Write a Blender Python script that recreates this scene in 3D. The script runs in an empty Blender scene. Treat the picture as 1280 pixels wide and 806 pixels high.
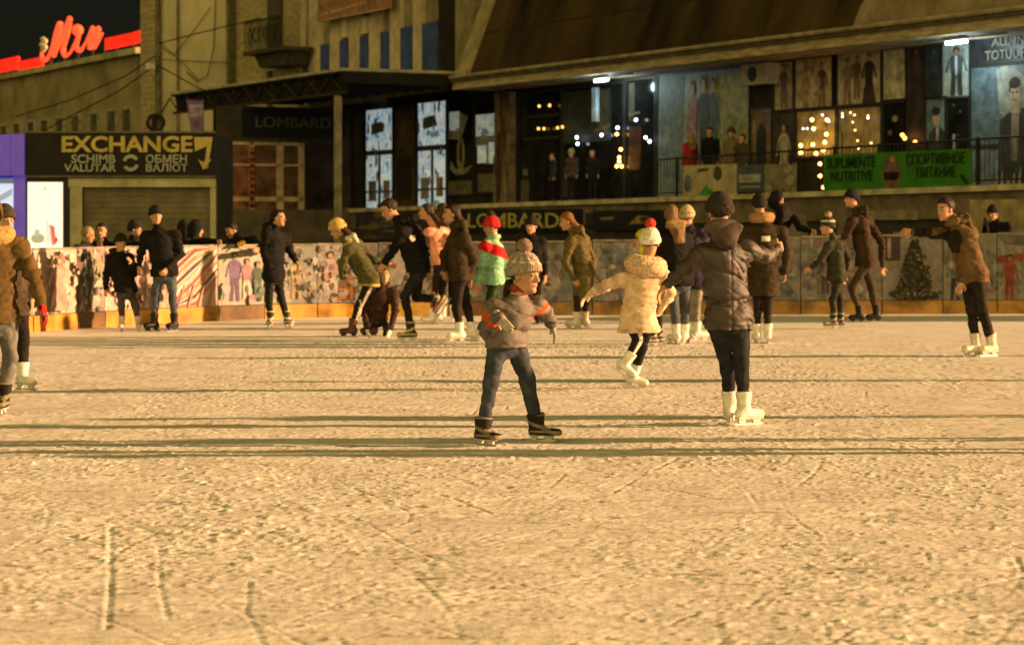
import bpy, math, random
import numpy as np
from math import radians, sin, cos, pi
random.seed(7)
rng = np.random.default_rng(11)
SC = bpy.context.scene
COL = SC.collection
# camera constants of the place: eye height, horizon row and focal length in photo pixels
EYE, HOR, FOC = 1.52, 279.0, 3000.0

# ------------------------------------------------------------------ helpers
def tag(o, label=None, cat=None, group=None, kind=None):
    if label: o['label'] = label
    if cat: o['category'] = cat
    if group: o['group'] = group
    if kind: o['kind'] = kind
    return o

def empty(name, loc, label=None, cat=None, group=None):
    o = bpy.data.objects.new(name, None)
    o.empty_display_size = 0.2
    o.location = loc
    COL.objects.link(o)
    return tag(o, label, cat, group)

def link_mesh(name, me, mats, parent=None, smooth=False):
    if not isinstance(mats, (list, tuple)): mats = [mats]
    for m in mats: me.materials.append(m)
    o = bpy.data.objects.new(name, me)
    COL.objects.link(o)
    if parent is not None: o.parent = parent
    if smooth: me.polygons.foreach_set('use_smooth', np.ones(len(me.polygons), bool))
    me.update()
    return o

def np_mesh(name, V, Q, midx=None):
    me = bpy.data.meshes.new(name)
    V = np.ascontiguousarray(V, dtype=np.float32); Q = np.ascontiguousarray(Q, dtype=np.int32)
    n = Q.shape[1]
    me.vertices.add(len(V)); me.vertices.foreach_set('co', V.ravel())
    me.loops.add(Q.size); me.loops.foreach_set('vertex_index', Q.ravel())
    me.polygons.add(len(Q))
    me.polygons.foreach_set('loop_start', np.arange(0, Q.size, n, dtype=np.int32))
    if midx is not None: me.polygons.foreach_set('material_index', np.asarray(midx, dtype=np.int32))
    me.update(calc_edges=True)
    return me

class MB:
    """collects boxes, polygons and tubes in a frame F(a,b,c)->world and links them as one mesh"""
    def __init__(s, F=None):
        s.v, s.f, s.m, s.F = [], [], [], F or (lambda a, b, c: (a, b, c))
    def pt(s, a, b, c): s.v.append(tuple(s.F(a, b, c))); return len(s.v) - 1
    def face(s, pts, m=0):
        s.f.append([s.pt(*p) for p in pts]); s.m.append(m)
    def box(s, a0, a1, b0, b1, c0, c1, m=0):
        i = len(s.v)
        for a in (a0, a1):
            for b in (b0, b1):
                for c in (c0, c1): s.pt(a, b, c)
        for q in ((0,1,3,2),(4,6,7,5),(0,4,5,1),(2,3,7,6),(0,2,6,4),(1,5,7,3)):
            s.f.append([i+k for k in q]); s.m.append(m)
    def prism(s, poly, b0, b1, m=0):
        """poly in (a,c), swept from b0 to b1"""
        i = len(s.v); n = len(poly)
        for b in (b0, b1):
            for a, c in poly: s.pt(a, b, c)
        s.f.append([i+k for k in range(n)]); s.m.append(m)
        s.f.append([i+n+k for k in range(n)][::-1]); s.m.append(m)
        for k in range(n):
            s.f.append([i+k, i+(k+1) % n, i+n+(k+1) % n, i+n+k]); s.m.append(m)
    def tube(s, pts, r, n=8, m=0):
        P = [np.array(s.F(*p), float) for p in pts]
        rings = []
        for k, p in enumerate(P):
            d = P[min(k+1, len(P)-1)] - P[max(k-1, 0)]
            d = d/(np.linalg.norm(d)+1e-9)
            up = np.array((0, 0, 1.)) if abs(d[2]) < .9 else np.array((1., 0, 0))
            x = np.cross(d, up); x /= np.linalg.norm(x); y = np.cross(d, x)
            rr = r[k] if isinstance(r, (list, tuple)) else r
            i = len(s.v); rings.append(i)
            for q in range(n):
                s.v.append(tuple(p + rr*(x*cos(2*pi*q/n) + y*sin(2*pi*q/n))))
        for a, b in zip(rings, rings[1:]):
            for q in range(n):
                s.f.append([a+q, a+(q+1) % n, b+(q+1) % n, b+q]); s.m.append(m)
        s.f.append([rings[0]+q for q in range(n)][::-1]); s.m.append(m)
        s.f.append([rings[-1]+q for q in range(n)]); s.m.append(m)
    def ball(s, c, r, m=0, nu=10, nv=6):
        i = len(s.v)
        rx = r if isinstance(r, (list, tuple)) else (r, r, r)
        for v in range(nv+1):
            th = pi*v/nv
            for u in range(nu):
                ph = 2*pi*u/nu
                s.pt(c[0]+rx[0]*sin(th)*cos(ph), c[1]+rx[1]*sin(th)*sin(ph), c[2]+rx[2]*cos(th))
        for v in range(nv):
            for u in range(nu):
                s.f.append([i+v*nu+u, i+v*nu+(u+1) % nu, i+(v+1)*nu+(u+1) % nu, i+(v+1)*nu+u]); s.m.append(m)
    def build(s, name, mats, parent=None, smooth=False):
        me = bpy.data.meshes.new(name)
        v = s.v
        if parent is not None:
            ox, oy, oz = parent.location if parent.parent is None else parent.matrix_world.translation
            if parent.parent is not None:
                ox = oy = oz = 0.0
                p = parent
                while p is not None:
                    ox += p.location[0]; oy += p.location[1]; oz += p.location[2]; p = p.parent
            v = [(a-ox, b-oy, c-oz) for a, b, c in v]
        me.from_pydata(v, [], s.f)
        me.polygons.foreach_set('material_index', s.m)
        return link_mesh(name, me, mats, parent, smooth)

# ------------------------------------------------------------------ materials
_mc = {}
def mat(name, rgb, rough=.8, var=.18, vscale=6., bump=.0, bscale=60., metal=0., spec=.18, stretch=(1,1,1), emit=None, estr=0., detail=4, dirt=None):
    key = (name, tuple(rgb), rough, var, vscale, bump, bscale, metal, stretch, emit, estr)
    if key in _mc: return _mc[key]
    m = bpy.data.materials.new(name); m.use_nodes = True
    nt = m.node_tree; N = nt.nodes; Lk = nt.links
    b = N['Principled BSDF']
    b.inputs['Roughness'].default_value = rough
    b.inputs['Metallic'].default_value = metal
    b.inputs['Specular IOR Level'].default_value = spec
    tc = N.new('ShaderNodeTexCoord'); mp = N.new('ShaderNodeMapping'); mp.inputs['Scale'].default_value = stretch
    Lk.new(tc.outputs['Object'], mp.inputs['Vector'])
    if var > 0:
        nz = N.new('ShaderNodeTexNoise'); nz.inputs['Scale'].default_value = vscale; nz.inputs['Detail'].default_value = detail
        nz.inputs['Roughness'].default_value = .6
        Lk.new(mp.outputs['Vector'], nz.inputs['Vector'])
        cr = N.new('ShaderNodeValToRGB')
        lo = [max(0, c*(1-var*1.6)) for c in rgb]; hi = [min(1, c*(1+var*1.3)) for c in rgb]
        if dirt: lo = list(dirt)
        cr.color_ramp.elements[0].position = .3; cr.color_ramp.elements[1].position = .7
        cr.color_ramp.elements[0].color = (*lo, 1); cr.color_ramp.elements[1].color = (*hi, 1)
        Lk.new(nz.outputs['Fac'], cr.inputs['Fac']); Lk.new(cr.outputs['Color'], b.inputs['Base Color'])
        if emit is not None: pass
    else:
        b.inputs['Base Color'].default_value = (*rgb, 1)
    if bump > 0:
        n2 = N.new('ShaderNodeTexNoise'); n2.inputs['Scale'].default_value = bscale; n2.inputs['Detail'].default_value = 3
        Lk.new(mp.outputs['Vector'], n2.inputs['Vector'])
        bp = N.new('ShaderNodeBump'); bp.inputs['Strength'].default_value = bump; bp.inputs['Distance'].default_value = .01
        Lk.new(n2.outputs['Fac'], bp.inputs['Height']); Lk.new(bp.outputs['Normal'], b.inputs['Normal'])
    if emit is not None:
        b.inputs['Emission Color'].default_value = (*emit, 1); b.inputs['Emission Strength'].default_value = estr
    _mc[key] = m
    return m
def fab(rgb, shine=.8): return mat('fabric', rgb, shine, .30, 9., .35, 210., spec=.08 if shine > .7 else .45)
def plain(rgb): return mat('printed_ink', rgb, .55, .3, 5., 0)
def print_mat(cols, scale, seed):
    """vinyl print: patches of several inks, like a blurred photograph on a banner"""
    m = bpy.data.materials.new('printed_vinyl'); m.use_nodes = True
    nt = m.node_tree; N = nt.nodes; Lk = nt.links; b = N['Principled BSDF']; b.inputs['Roughness'].default_value = .55
    tc = N.new('ShaderNodeTexCoord'); mp = N.new('ShaderNodeMapping'); mp.inputs['Location'].default_value = (seed*3.7, seed*1.3, seed*.7); mp.inputs['Scale'].default_value = (1, 1, .6)
    n1 = N.new('ShaderNodeTexNoise'); n1.inputs['Scale'].default_value = scale; n1.inputs['Detail'].default_value = 3.5; n1.inputs['Distortion'].default_value = 1.2
    Lk.new(tc.outputs['Object'], mp.inputs['Vector']); Lk.new(mp.outputs['Vector'], n1.inputs['Vector'])
    cr = N.new('ShaderNodeValToRGB'); E = cr.color_ramp.elements; n = len(cols)
    for i, c_ in enumerate(cols):
        p = .33+.36*i/(n-1)
        e = E[i] if i < 2 else E.new(p)
        e.position = p; e.color = (*c_, 1)
    Lk.new(n1.outputs['Fac'], cr.inputs['Fac']); Lk.new(cr.outputs['Color'], b.inputs['Base Color'])
    return m
def paint(rgb, rough=.5): return mat('painted_metal', rgb, rough, .15, 3., .1, 40.)
def lit_mat(name, cols, s, scale, stretch=(1, 1, 1)):
    """a lit shop interior behind glass: emission broken up by shelves and goods"""
    m = print_mat(cols, scale, s*50); m.name = name
    nt = m.node_tree; b = nt.nodes['Principled BSDF']; cr = nt.nodes['Color Ramp']; cr.color_ramp.interpolation = 'LINEAR'
    nt.nodes['Mapping'].inputs['Scale'].default_value = stretch
    nt.links.new(cr.outputs['Color'], b.inputs['Emission Color']); b.inputs['Emission Strength'].default_value = s
    return m
def glow(name, rgb, s): return mat(name, rgb, .5, 0, 1, 0, 1, emit=tuple(rgb), estr=s)

# ------------------------------------------------------------------ lettering
def text_mesh(body, shear=0., bold=.0):
    c = bpy.data.curves.new('lettering', 'FONT'); c.body = body; c.extrude = .02; c.offset = bold; c.shear = shear
    c.resolution_u = 3
    o = bpy.data.objects.new('lettering', c); COL.objects.link(o)
    dg = bpy.context.evaluated_depsgraph_get()
    me = bpy.data.meshes.new_from_object(o.evaluated_get(dg))
    V = np.array([v.co[:] for v in me.vertices]); F = [tuple(p.vertices) for p in me.polygons]
    bpy.data.objects.remove(o); bpy.data.curves.remove(c); bpy.data.meshes.remove(me)
    return V, F
def add_text(mb, body, a0, a1, c0, c1, b, depth=.02, m=0, bold=.012, shear=0.):
    """letters filling a0..a1 x c0..c1 in frame plane b (front at b-depth)"""
    V, F = text_mesh(body, shear, bold)
    lo, hi = V.min(0), V.max(0)
    i = len(mb.v)
    for x, y, z in V:
        u = (x-lo[0])/(hi[0]-lo[0]); w = (y-lo[1])/(hi[1]-lo[1]); d = (z-lo[2])/(hi[2]-lo[2]+1e-9)
        mb.pt(a0+(a1-a0)*u, b-depth*d, c0+(c1-c0)*w)
    for f in F: mb.f.append([i+k for k in f]); mb.m.append(m)

# ------------------------------------------------------------------ printed pictures (posters, banners): flat ink shapes on a panel
def ell(col, cu, cv, ru, rv, n=12, rot=0.):
    return (col, [(cu+ru*cos(2*pi*k/n)*cos(rot)-rv*sin(2*pi*k/n)*sin(rot), cv+ru*cos(2*pi*k/n)*sin(rot)+rv*sin(2*pi*k/n)*cos(rot)) for k in range(n)])
def fig(cx, v0, v1, w, top, bottom, skin=(.45,.3,.2), hair=(.03,.02,.02), dress=False):
    """a small printed clothed figure standing from v0 to v1, half width w"""
    h = v1-v0; S = []
    if dress:
        S.append((bottom, [(cx-w*1.2, v0), (cx+w*1.2, v0), (cx+w*.4, v0+h*.62), (cx-w*.4, v0+h*.62)]))
    else:
        S.append((bottom, [(cx-w*.75, v0), (cx-w*.2, v0), (cx-w*.02, v0+h*.45), (cx+w*.2, v0), (cx+w*.75, v0), (cx+w*.6, v0+h*.5), (cx-w*.6, v0+h*.5)]))
    S.append((top, [(cx-w*.65, v0+h*.46), (cx+w*.65, v0+h*.46), (cx+w*.8, v0+h*.78), (cx+w*.3, v0+h*.84), (cx-w*.3, v0+h*.84), (cx-w*.8, v0+h*.78)]))
    S.append((top, [(cx-w*.75, v0+h*.78), (cx-w*.95, v0+h*.74), (cx-w*1.35, v0+h*.5), (cx-w*1.1, v0+h*.48)]))
    S.append((top, [(cx+w*.75, v0+h*.78), (cx+w*.95, v0+h*.74), (cx+w*1.35, v0+h*.5), (cx+w*1.1, v0+h*.48)]))
    S.append(ell(hair, cx, v0+h*.93, w*.42, h*.075))
    S.append(ell(skin, cx, v0+h*.905, w*.3, h*.06))
    return S
def printed(mb, mats, a0, a1, c0, c1, b, shapes, step=.0015, out=-1, clip=True, ink=None):
    """adds ink shapes to mb (frame plane b, stacked outward), filling mats list"""
    k = 0
    for col, poly in shapes:
        k += 1
        m = (ink or plain)(col)
        if m not in mats: mats.append(m)
        P = [(min(max(u, 0), 1), min(max(v, 0), 1)) for u, v in poly] if clip else poly
        mb.face([(a0+(a1-a0)*u, b+out*(.004+step*k), c0+(c1-c0)*v) for u, v in P], mats.index(m))
def blots(n, cols, seed, s=.12):
    r = random.Random(seed); S = []
    for _ in range(n):
        c = r.choice(cols); cu, cv = r.random(), r.random()
        k = r.randint(5, 8); ph = r.random()*6; ru, rv = s*(.4+r.random()), s*(.5+1.3*r.random())
        S.append((c, [(cu+ru*(.6+.5*r.random())*cos(ph+2*pi*q/k), cv+rv*(.6+.5*r.random())*sin(ph+2*pi*q/k)) for q in range(k)]))
    return S
# ------------------------------------------------------------------ implicit surfaces for bodies and clothes
def surfnet(f, lo, hi, h):
    lo = np.asarray(lo, float); hi = np.asarray(hi, float)
    n = np.maximum(np.ceil((hi-lo)/h).astype(int)+1, 3)
    ax = [lo[i]+h*np.arange(n[i]) for i in range(3)]
    G = np.stack(np.meshgrid(*ax, indexing='ij'), -1).reshape(-1, 3)
    D = f(G).reshape(n); S = D < 0
    cn = n-1
    acc = np.zeros((*cn, 3)); cnt = np.zeros(cn)
    edges = []
    for a in range(3):
        s0 = [slice(None)]*3; s1 = [slice(None)]*3
        s0[a] = slice(0, -1); s1[a] = slice(1, None)
        d0, d1 = D[tuple(s0)], D[tuple(s1)]
        cr = S[tuple(s0)] != S[tuple(s1)]
        t = np.where(cr, d0/np.where(cr, d0-d1, 1), 0)
        idx = np.meshgrid(*[np.arange(k) for k in cr.shape], indexing='ij')
        P = np.stack([lo[i]+h*(idx[i]+(t if i == a else 0)) for i in range(3)], -1)*cr[..., None]
        o = [i for i in range(3) if i != a]
        for u in (0, 1):
            for v in (0, 1):
                sl = [slice(None)]*3
                sl[o[0]] = slice(u, u+cn[o[0]]); sl[o[1]] = slice(v, v+cn[o[1]])
                acc += P[tuple(sl)]; cnt += cr[tuple(sl)]
        edges.append((a, o, cr, S[tuple(s0)]))
    act = cnt > 0
    ids = -np.ones(cn, int); ids[act] = np.arange(act.sum())
    V = acc[act]/cnt[act][:, None]
    Q = []
    for a, o, cr, ss in edges:
        sl = [slice(None)]*3
        for q in o: sl[q] = slice(1, cr.shape[q]-1)
        c = np.argwhere(cr[tuple(sl)])
        if not len(c): continue
        for q in o: c[:, q] += 1
        sg = ss[tuple(c.T)]
        def cell(u, v):
            k = c.copy(); k[:, o[0]] -= u; k[:, o[1]] -= v
            return ids[tuple(k.T)]
        q4 = np.stack([cell(1, 1), cell(0, 1), cell(0, 0), cell(1, 0)], 1)
        fl = sg if a != 1 else ~sg
        q4[~fl] = q4[~fl][:, ::-1]
        Q.append(q4)
    if not Q: return np.zeros((0, 3)), np.zeros((0, 4), int)
    return V, np.concatenate(Q)

def sm(a, b, k):
    if k <= 0: return np.minimum(a, b)
    h = np.clip(.5+.5*(b-a)/k, 0, 1)
    return b*(1-h)+a*h-k*h*(1-h)
def smax(a, b, k): return -sm(-a, -b, k)
def cap(p, a, b, ra, rb):
    ab = b-a; t = np.clip(((p-a)@ab)/(ab@ab+1e-9), 0, 1)
    return np.linalg.norm(p-a-t[:, None]*ab, axis=1)-(ra+(rb-ra)*t)
def ecap(p, a, b, A, B, side):
    """capsule with half width A[0]->B[0] along side and half depth A[1]->B[1] across it"""
    ab = b-a; t = np.clip(((p-a)@ab)/(ab@ab+1e-9), 0, 1)
    o = p-a-t[:, None]*ab
    s = o@side; r = np.sqrt(np.maximum((o*o).sum(1)-s*s, 0))
    w = A[0]+(B[0]-A[0])*t; d = A[1]+(B[1]-A[1])*t
    return (np.sqrt((s/w)**2+(r/d)**2)-1)*np.minimum(w, d)
def elli(p, c, r):
    q = (p-c)/np.asarray(r); k = np.linalg.norm(q, axis=1)
    return (k-1)*min(r)
def wav(p, seed, f):
    r = np.random.default_rng(seed); s = 0
    for i in range(5):
        k = r.normal(size=3); k /= np.linalg.norm(k); k *= f*(.6+.9*r.random())
        s = s+np.sin(p@k+r.random()*6.28+1.5*np.sin(p@(k[[1, 2, 0]]*.6)))
    return s/5

def crease(p, seed, f, q=2.2):
    n = wav(p, seed, f)
    return np.clip(1-np.abs(n)*q*1.6, 0, 1)**1.5
def V3(*a): return np.array(a, float)
def unit(v): return v/(np.linalg.norm(v)+1e-9)

def hand_sdf(W, d, up, k, curl, sgn):
    """palm, four fingers of unequal length and a thumb from the side of the palm. d: finger direction, up: back of the hand"""
    d = unit(d); up = unit(up-(up@d)*d); sd = np.cross(d, up)*sgn
    segs = []
    base = W
    palm_a = W+d*.02*k; palm_b = W+d*.085*k
    spec = ((-.030, .062), (-.010, .074), (.011, .07), (.031, .052))
    for off, ln in spec:
        a = W+d*.085*k+sd*off*k
        c1 = curl*.8; c2 = curl*1.7
        b = a+(d*cos(c1)-up*sin(c1))*ln*.55*k
        c = b+(d*cos(c2)-up*sin(c2))*ln*.5*k
        segs += [(a, b, .0095*k, .0088*k), (b, c, .0088*k, .0072*k)]
    ta = W+d*.028*k-sd*.028*k-up*.004*k
    tb = ta+(d*.6-sd*.75-up*.25)*.04*k; tc = tb+(d*.9-sd*.2-up*.35)*.032*k
    segs += [(ta, tb, .013*k, .0105*k), (tb, tc, .0105*k, .0085*k)]
    def f(p):
        r = ecap(p, palm_a, palm_b, (.034*k, .015*k), (.041*k, .013*k), sd)
        r = sm(r, cap(p, W-d*.03*k, W+d*.025*k, .027*k, .029*k), .015*k)
        for a, b, ra, rb in segs: r = sm(r, cap(p, a, b, ra, rb), .004*k)
        return r
    c = W+d*.09*k
    return f, c-.13*k, c+.13*k

def shell_mesh(name, f, lo, hi, h, mats, parent, paintf=None, extra=None):
    V, Q = surfnet(f, lo, hi, h)
    if extra:
        for V2, Q2 in extra:
            Q = np.concatenate([Q, Q2+len(V)]); V = np.concatenate([V, V2])
    if len(Q) == 0: return None
    mi = None
    if paintf is not None:
        C = V[Q].mean(1); mi = paintf(C)
    me = np_mesh(name, V, Q, mi)
    return link_mesh(name, me, mats, parent, True)

SKIN = (.44, .25, .15)
def skin_mat(): return mat('skin', SKIN, .55, .08, 20., .15, 120.)
_seed = [100]

def person(label, base, k=1., fwd=270, look=None, pitch=0., J=None, Y=None, z0=0., jacket=(.03,.03,.03), hem=None, flare=1.0,
           puff=.0, bulk=1.0, quilt=0., trousers=(.02,.02,.025), skates=(.02,.02,.02), yaw=(270, 270), fpitch=(0, 0), lift='', hat=None, pom=None, cuff=None,
           hair=None, hairstyle='short', hood=None, collar=None, gloves=None, curl=(.45, .45), hdir=(None, None), shoes=False,
           jpaint=None, headk=1., footk=1., tpaint=None, hatpaint=None, sole=None, group=None, hoodup=None, vest=None, shine=.8, stripe=None):
    _seed[0] += 1; sd0 = _seed[0]
    bx, by = base
    if Y is None: Y = FOC*EYE/(by-HOR)
    X = (bx-640.)/FOC*Y; s = FOC/Y
    if group is None: group = 'skaters on the ice' if not shoes else ('people on the storefront terrace' if z0 > 1 else 'spectators behind the rink fence')
    root = empty('person', (X, Y, z0), label, 'person', group)
    near = Y < 24
    if look is None: look = fwd
    f = V3(cos(radians(fwd)), sin(radians(fwd)), 0); side = V3(-f[1], f[0], 0)
    if abs(side[0]) > .35: side = side if side[0] < 0 else -side
    else: side = side if side[1] < 0 else -side
    gy = HOR+(EYE-z0)*s
    def L(j, d=0.):
        dd = j[2] if len(j) > 2 else d
        q = 1+dd/Y
        return V3((j[0]-640.)/FOC*(Y+dd)-X, dd, (HOR-j[1])/FOC*(Y+dd)+EYE-z0)
    H, N, P = L(J['H']), L(J['N']), L(J['P'])
    up = unit(N-P)
    def sh(n, sg):
        p = N-up*.05*k+side*sg*.165*k
        if n in J:
            q = L(J[n], p[1]); return q
        return p
    Sa, Sb = sh('Sa', 1), sh('Sb', -1)
    ha, hb = P-V3(0, 0, .03*k)+side*.085*k, P-V3(0, 0, .03*k)-side*.085*k
    def jt(n, d, default): return L(J[n], d) if n in J else default
    Ea = jt('Ea', Sa[1], Sa-up*.27*k+side*.04*k); Wa = jt('Wa', Ea[1], Ea-V3(0, 0, .23*k)+f*.06*k)
    Eb = jt('Eb', Sb[1], Sb-up*.27*k-side*.04*k); Wb = jt('Wb', Eb[1], Eb-V3(0, 0, .23*k)+f*.06*k)
    az = (.09 if shoes else .14)*k
    Aa = jt('Aa', ha[1], V3(ha[0], ha[1], az)); Ab = jt('Ab', hb[1], V3(hb[0], hb[1], az))
    if 'a' not in lift: Aa[2] = az
    if 'b' not in lift: Ab[2] = az
    Ka = jt('Ka', (ha[1]+Aa[1])/2, (ha+Aa)/2+f*.04*k); Kb = jt('Kb', (hb[1]+Ab[1])/2, (hb+Ab)/2+f*.04*k)
    hz = L((J['P'][0], hem))[2] if hem else P[2]-.08*k
    arms = ((Sa, Ea, Wa), (Sb, Eb, Wb)); legs = ((ha, Ka, Aa), (hb, Kb, Ab))
    chest = N-up*.17*k; waist = P+(N-P)*.32
    h = (.011 if near else .016)*(1 if k > .9 else .9)
    def torso(p, th, fl=1.):
        r = ecap(p, P, waist, (.165*k*fl+th, .115*k*fl+th), (.145*k*fl+th, .105*k*fl+th), side)
        r = sm(r, ecap(p, waist, chest, (.145*k*fl+th, .105*k*fl+th), (.17*k*fl+th, .118*k*fl+th), side), .06*k)
        r = sm(r, cap(p, Sa, Sb, .058*k+th*.8, .058*k+th*.8), .055*k)
        return r
    # ---- body: trunk, limbs, neck, head, bare hands in one mesh
    def trunk(p):
        r = torso(p, -.012)
        for S_, E_, W_ in arms:
            r = sm(r, cap(p, S_, E_, .045*k, .036*k), .03); r = sm(r, cap(p, E_, W_, .036*k, .026*k), .02)
        for a, b, c in legs:
            r = sm(r, cap(p, a, b, .07*k, .046*k), .04); r = sm(r, cap(p, b, c, .046*k, .034*k), .02)
        return sm(r, cap(p, N-up*.03, H, .05*k, .05*k), .03)
    pts = np.array([H, N, P, Sa, Sb, Ea, Eb, Wa, Wb, Ka, Kb, Aa, Ab])
    tv = surfnet(trunk, pts.min(0)-.16, pts.max(0)+.12, .03)
    hk = headk*k*(1.0 if k > .9 else 1.0+.32*(1-k)/.3*.5)      # children carry larger heads
    hf = V3(cos(radians(look))*cos(radians(pitch)), sin(radians(look))*cos(radians(pitch)), sin(radians(pitch)))
    hs = unit(V3(-hf[1], hf[0], 0)); hu = np.cross(hf, hs); hu = hu if hu[2] > 0 else -hu
    R = np.stack([hf, hs, hu], 1)
    HL = lambda p: ((p-H)@R)/hk
    def head(p):
        q = HL(p)
        r = elli(q, V3(-.012, 0, .032), (.1, .077, .087))
        r = sm(r, elli(q, V3(.022, 0, -.042), (.07, .059, .078)), .03)
        r = sm(r, cap(q, V3(.084, 0, .012), V3(.105, 0, -.026), .009, .015), .012)
        r = sm(r, elli(q, V3(.07, 0, -.098), (.022, .026, .018)), .018)
        for e in (-1, 1):
            r = smax(r, -(np.linalg.norm(q-V3(.098, .033*e, .006), axis=1)-.018), .012)
            r = sm(r, elli(q, V3(-.005, .077*e, -.005), (.022, .01, .032)), .006)
            r = sm(r, cap(q, V3(.086, .018*e, .03), V3(.078, .05*e, .03), .008, .007), .01)
        eyes = np.minimum(np.linalg.norm(q-V3(.079, .033, .005), axis=1), np.linalg.norm(q-V3(.079, -.033, .005), axis=1))-.0125
        r = np.minimum(r, eyes)
        r = sm(r, elli(q, V3(.087, 0, -.062), (.011, .024, .009)), .006)
        nb = ((N-H)@R)/hk
        r = sm(r, cap(q, V3(-.02, 0, -.05), nb, .05, .056), .03)
        return r*hk
    hv = surfnet(head, H-.17*hk-V3(0, 0, .03), H+.16*hk, .0065 if near else .0095)
    extra = [hv]
    hands = []
    for i, (E_, W_, sg, hd) in enumerate(((Ea, Wa, 1, hdir[0]), (Eb, Wb, -1, hdir[1]))):
        d = unit(W_-E_)
        if hd is not None: d = unit(V3(*hd))
        u2 = f*.4+side*sg*.9+V3(0, 0, .25)
        hands.append(hand_sdf(W_, d, u2, k*(1.0 if gloves is None else 1.18), curl[i], -sg if side[0] < 0 else sg))
    hvox = .005 if near else .0085
    if gloves is None:
        for hfn, lo, hi in hands: extra.append(surfnet(hfn, lo, hi, hvox))
    def bpaint(C):
        q = HL(C); mi = np.zeros(len(C), int)
        eye = np.minimum(np.linalg.norm(q-V3(.079, .033, .005), axis=1), np.linalg.norm(q-V3(.079, -.033, .005), axis=1)) < .0150
        mi[eye] = 1
        iris = np.minimum(np.linalg.norm(q-V3(.092, .033, .004), axis=1), np.linalg.norm(q-V3(.092, -.033, .004), axis=1)) < .0085
        mi[iris] = 2
        lip = np.linalg.norm((q-V3(.093, 0, -.062))/V3(.02, .024, .0085), axis=1) < 1
        mi[lip] = 3
        brow = (np.abs(q[:, 2]-.031) < .006) & (q[:, 0] > .06) & (np.abs(q[:, 1]) > .012) & (np.abs(q[:, 1]) < .052)
        mi[brow] = 4
        return mi
    shell_mesh('body', lambda p: trunk(p), pts.min(0)-.16, pts.max(0)+.12, .03,
               [skin_mat(), mat('eye_white', (.3, .26, .22), .3, 0), mat('iris', (.03, .02, .015), .1, 0), mat('lip', (.42, .16, .12), .5, 0), mat('eyebrow', (.06, .04, .025), .8, 0)],
               root, bpaint, extra)
    if gloves is not None:
        for i, (hfn, lo, hi) in enumerate(hands):
            gp = (gloves if not isinstance(gloves[0], tuple) else gloves[i])
            if isinstance(gp[0], tuple): gp = gp[0]
            W_, E_ = (Wa, Ea) if i == 0 else (Wb, Eb)
            gm = [fab(gp)]; pf = None
            if stripe and i == stripe[0]:
                gm = [fab(gp), fab(stripe[1])]
                pf = lambda C, W_=W_, lo=lo, hi=hi: ((wav(C, 5, 150.)+.6*wav(C, 6, 80.)) > .12).astype(int)
            shell_mesh('glove', hfn, lo, hi, hvox, gm, root, pf)
    # ---- trousers
    def legsf(p):
        r = ecap(p, P-V3(0, 0, .05*k), P+V3(0, 0, .03*k), (.16*k, .115*k), (.15*k, .11*k), side)
        for a, b, c in legs:
            r = sm(r, cap(p, a, b, .085*k*bulk, .062*k*bulk), .035*k)
            c2 = c+unit(b-c)*.055*k
            r = sm(r, cap(p, b, c2, .062*k*bulk, .05*k*bulk), .02*k)
        zz = np.ones(len(p))
        r = r+.007*k*wav(p, sd0+1, 22.)+.0035*k*wav(p*V3(1, 1, 2.2), sd0+2, 50.)+.010*k*crease(p*V3(1, 1, 2.), sd0+24, 17.)+.005*k*crease(p*V3(1, 1, 1.6), sd0+25, 38.)
        return r
    lp = np.array([P, ha, hb, Ka, Kb, Aa, Ab])
    tm = [fab(trousers)]; tp = None
    if tpaint: tm.append(fab(tpaint[0])); tp = tpaint[1]
    shell_mesh('trousers', legsf, lp.min(0)-.17*k-.02, lp.max(0)+.15*k, h, tm, root,
               (lambda C: tp(C, dict(ha=ha, Ka=Ka, Aa=Aa, hb=hb, Kb=Kb, Ab=Ab, side=side)).astype(int)) if tp else None)
    # ---- jacket
    th = (.015 if near else .024)*k*(1+puff)
    km = (Ka+Kb)/2; tt = np.clip((P[2]-hz)/max(P[2]-km[2], .05), 0, 1.6)
    hp = P+(km-P)*tt*.75; hp[2] = hz-.06
    ja = [r_*(1.0 if near else 1.12) for r_ in (.062*k*(1+.45*puff), .052*k*(1+.45*puff), .041*k*(1+.5*puff))]
    def jac(p):
        r = torso(p, th)
        w = (.17*k+th)*flare; dd = (.125*k+th)*flare
        r = sm(r, ecap(p, P, hp, (.166*k+th, .118*k+th), (w, dd), side), .05*k)
        r = smax(r, (hz-p[:, 2])-.02*k*wav(p, sd0+9, 9.)*.4, .012)
        for S_, E_, W_ in arms:
            W2 = W_-unit(W_-E_)*.005
            a_ = sm(cap(p, S_, E_, ja[0], ja[1]), cap(p, E_, W2, ja[1], ja[2]), .02*k)
            dn = unit(W2-S_); al = (p-E_)@dn
            a_ = a_+(.0065+.004*puff)*k*np.sin(al*(58/k)+3.*wav(p, sd0+21, 14.))*np.clip(1.2-np.abs(al)/(.22*k), .25, 1)
            if vest is None: r = sm(r, a_, .045*k)
        # collar
        r = sm(r, ecap(p, N-up*.03*k, N+(H-N)*.36, (.084*k, .08*k), (.069*k, .069*k), side), .05*k)
        sl = V3(.55, .55, 1.9)
        r = r+(.004+.003*puff)*k*wav(p, sd0+3, 13.)+.003*k*wav(p*V3(1, 1, 1.8), sd0+4, 42.)
        tl = p.copy(); tl[:, 2] = p[:, 2]+.45*p[:, 0]*(1 if sd0 % 2 else -1)
        cf = .4 if quilt else 1.
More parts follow.
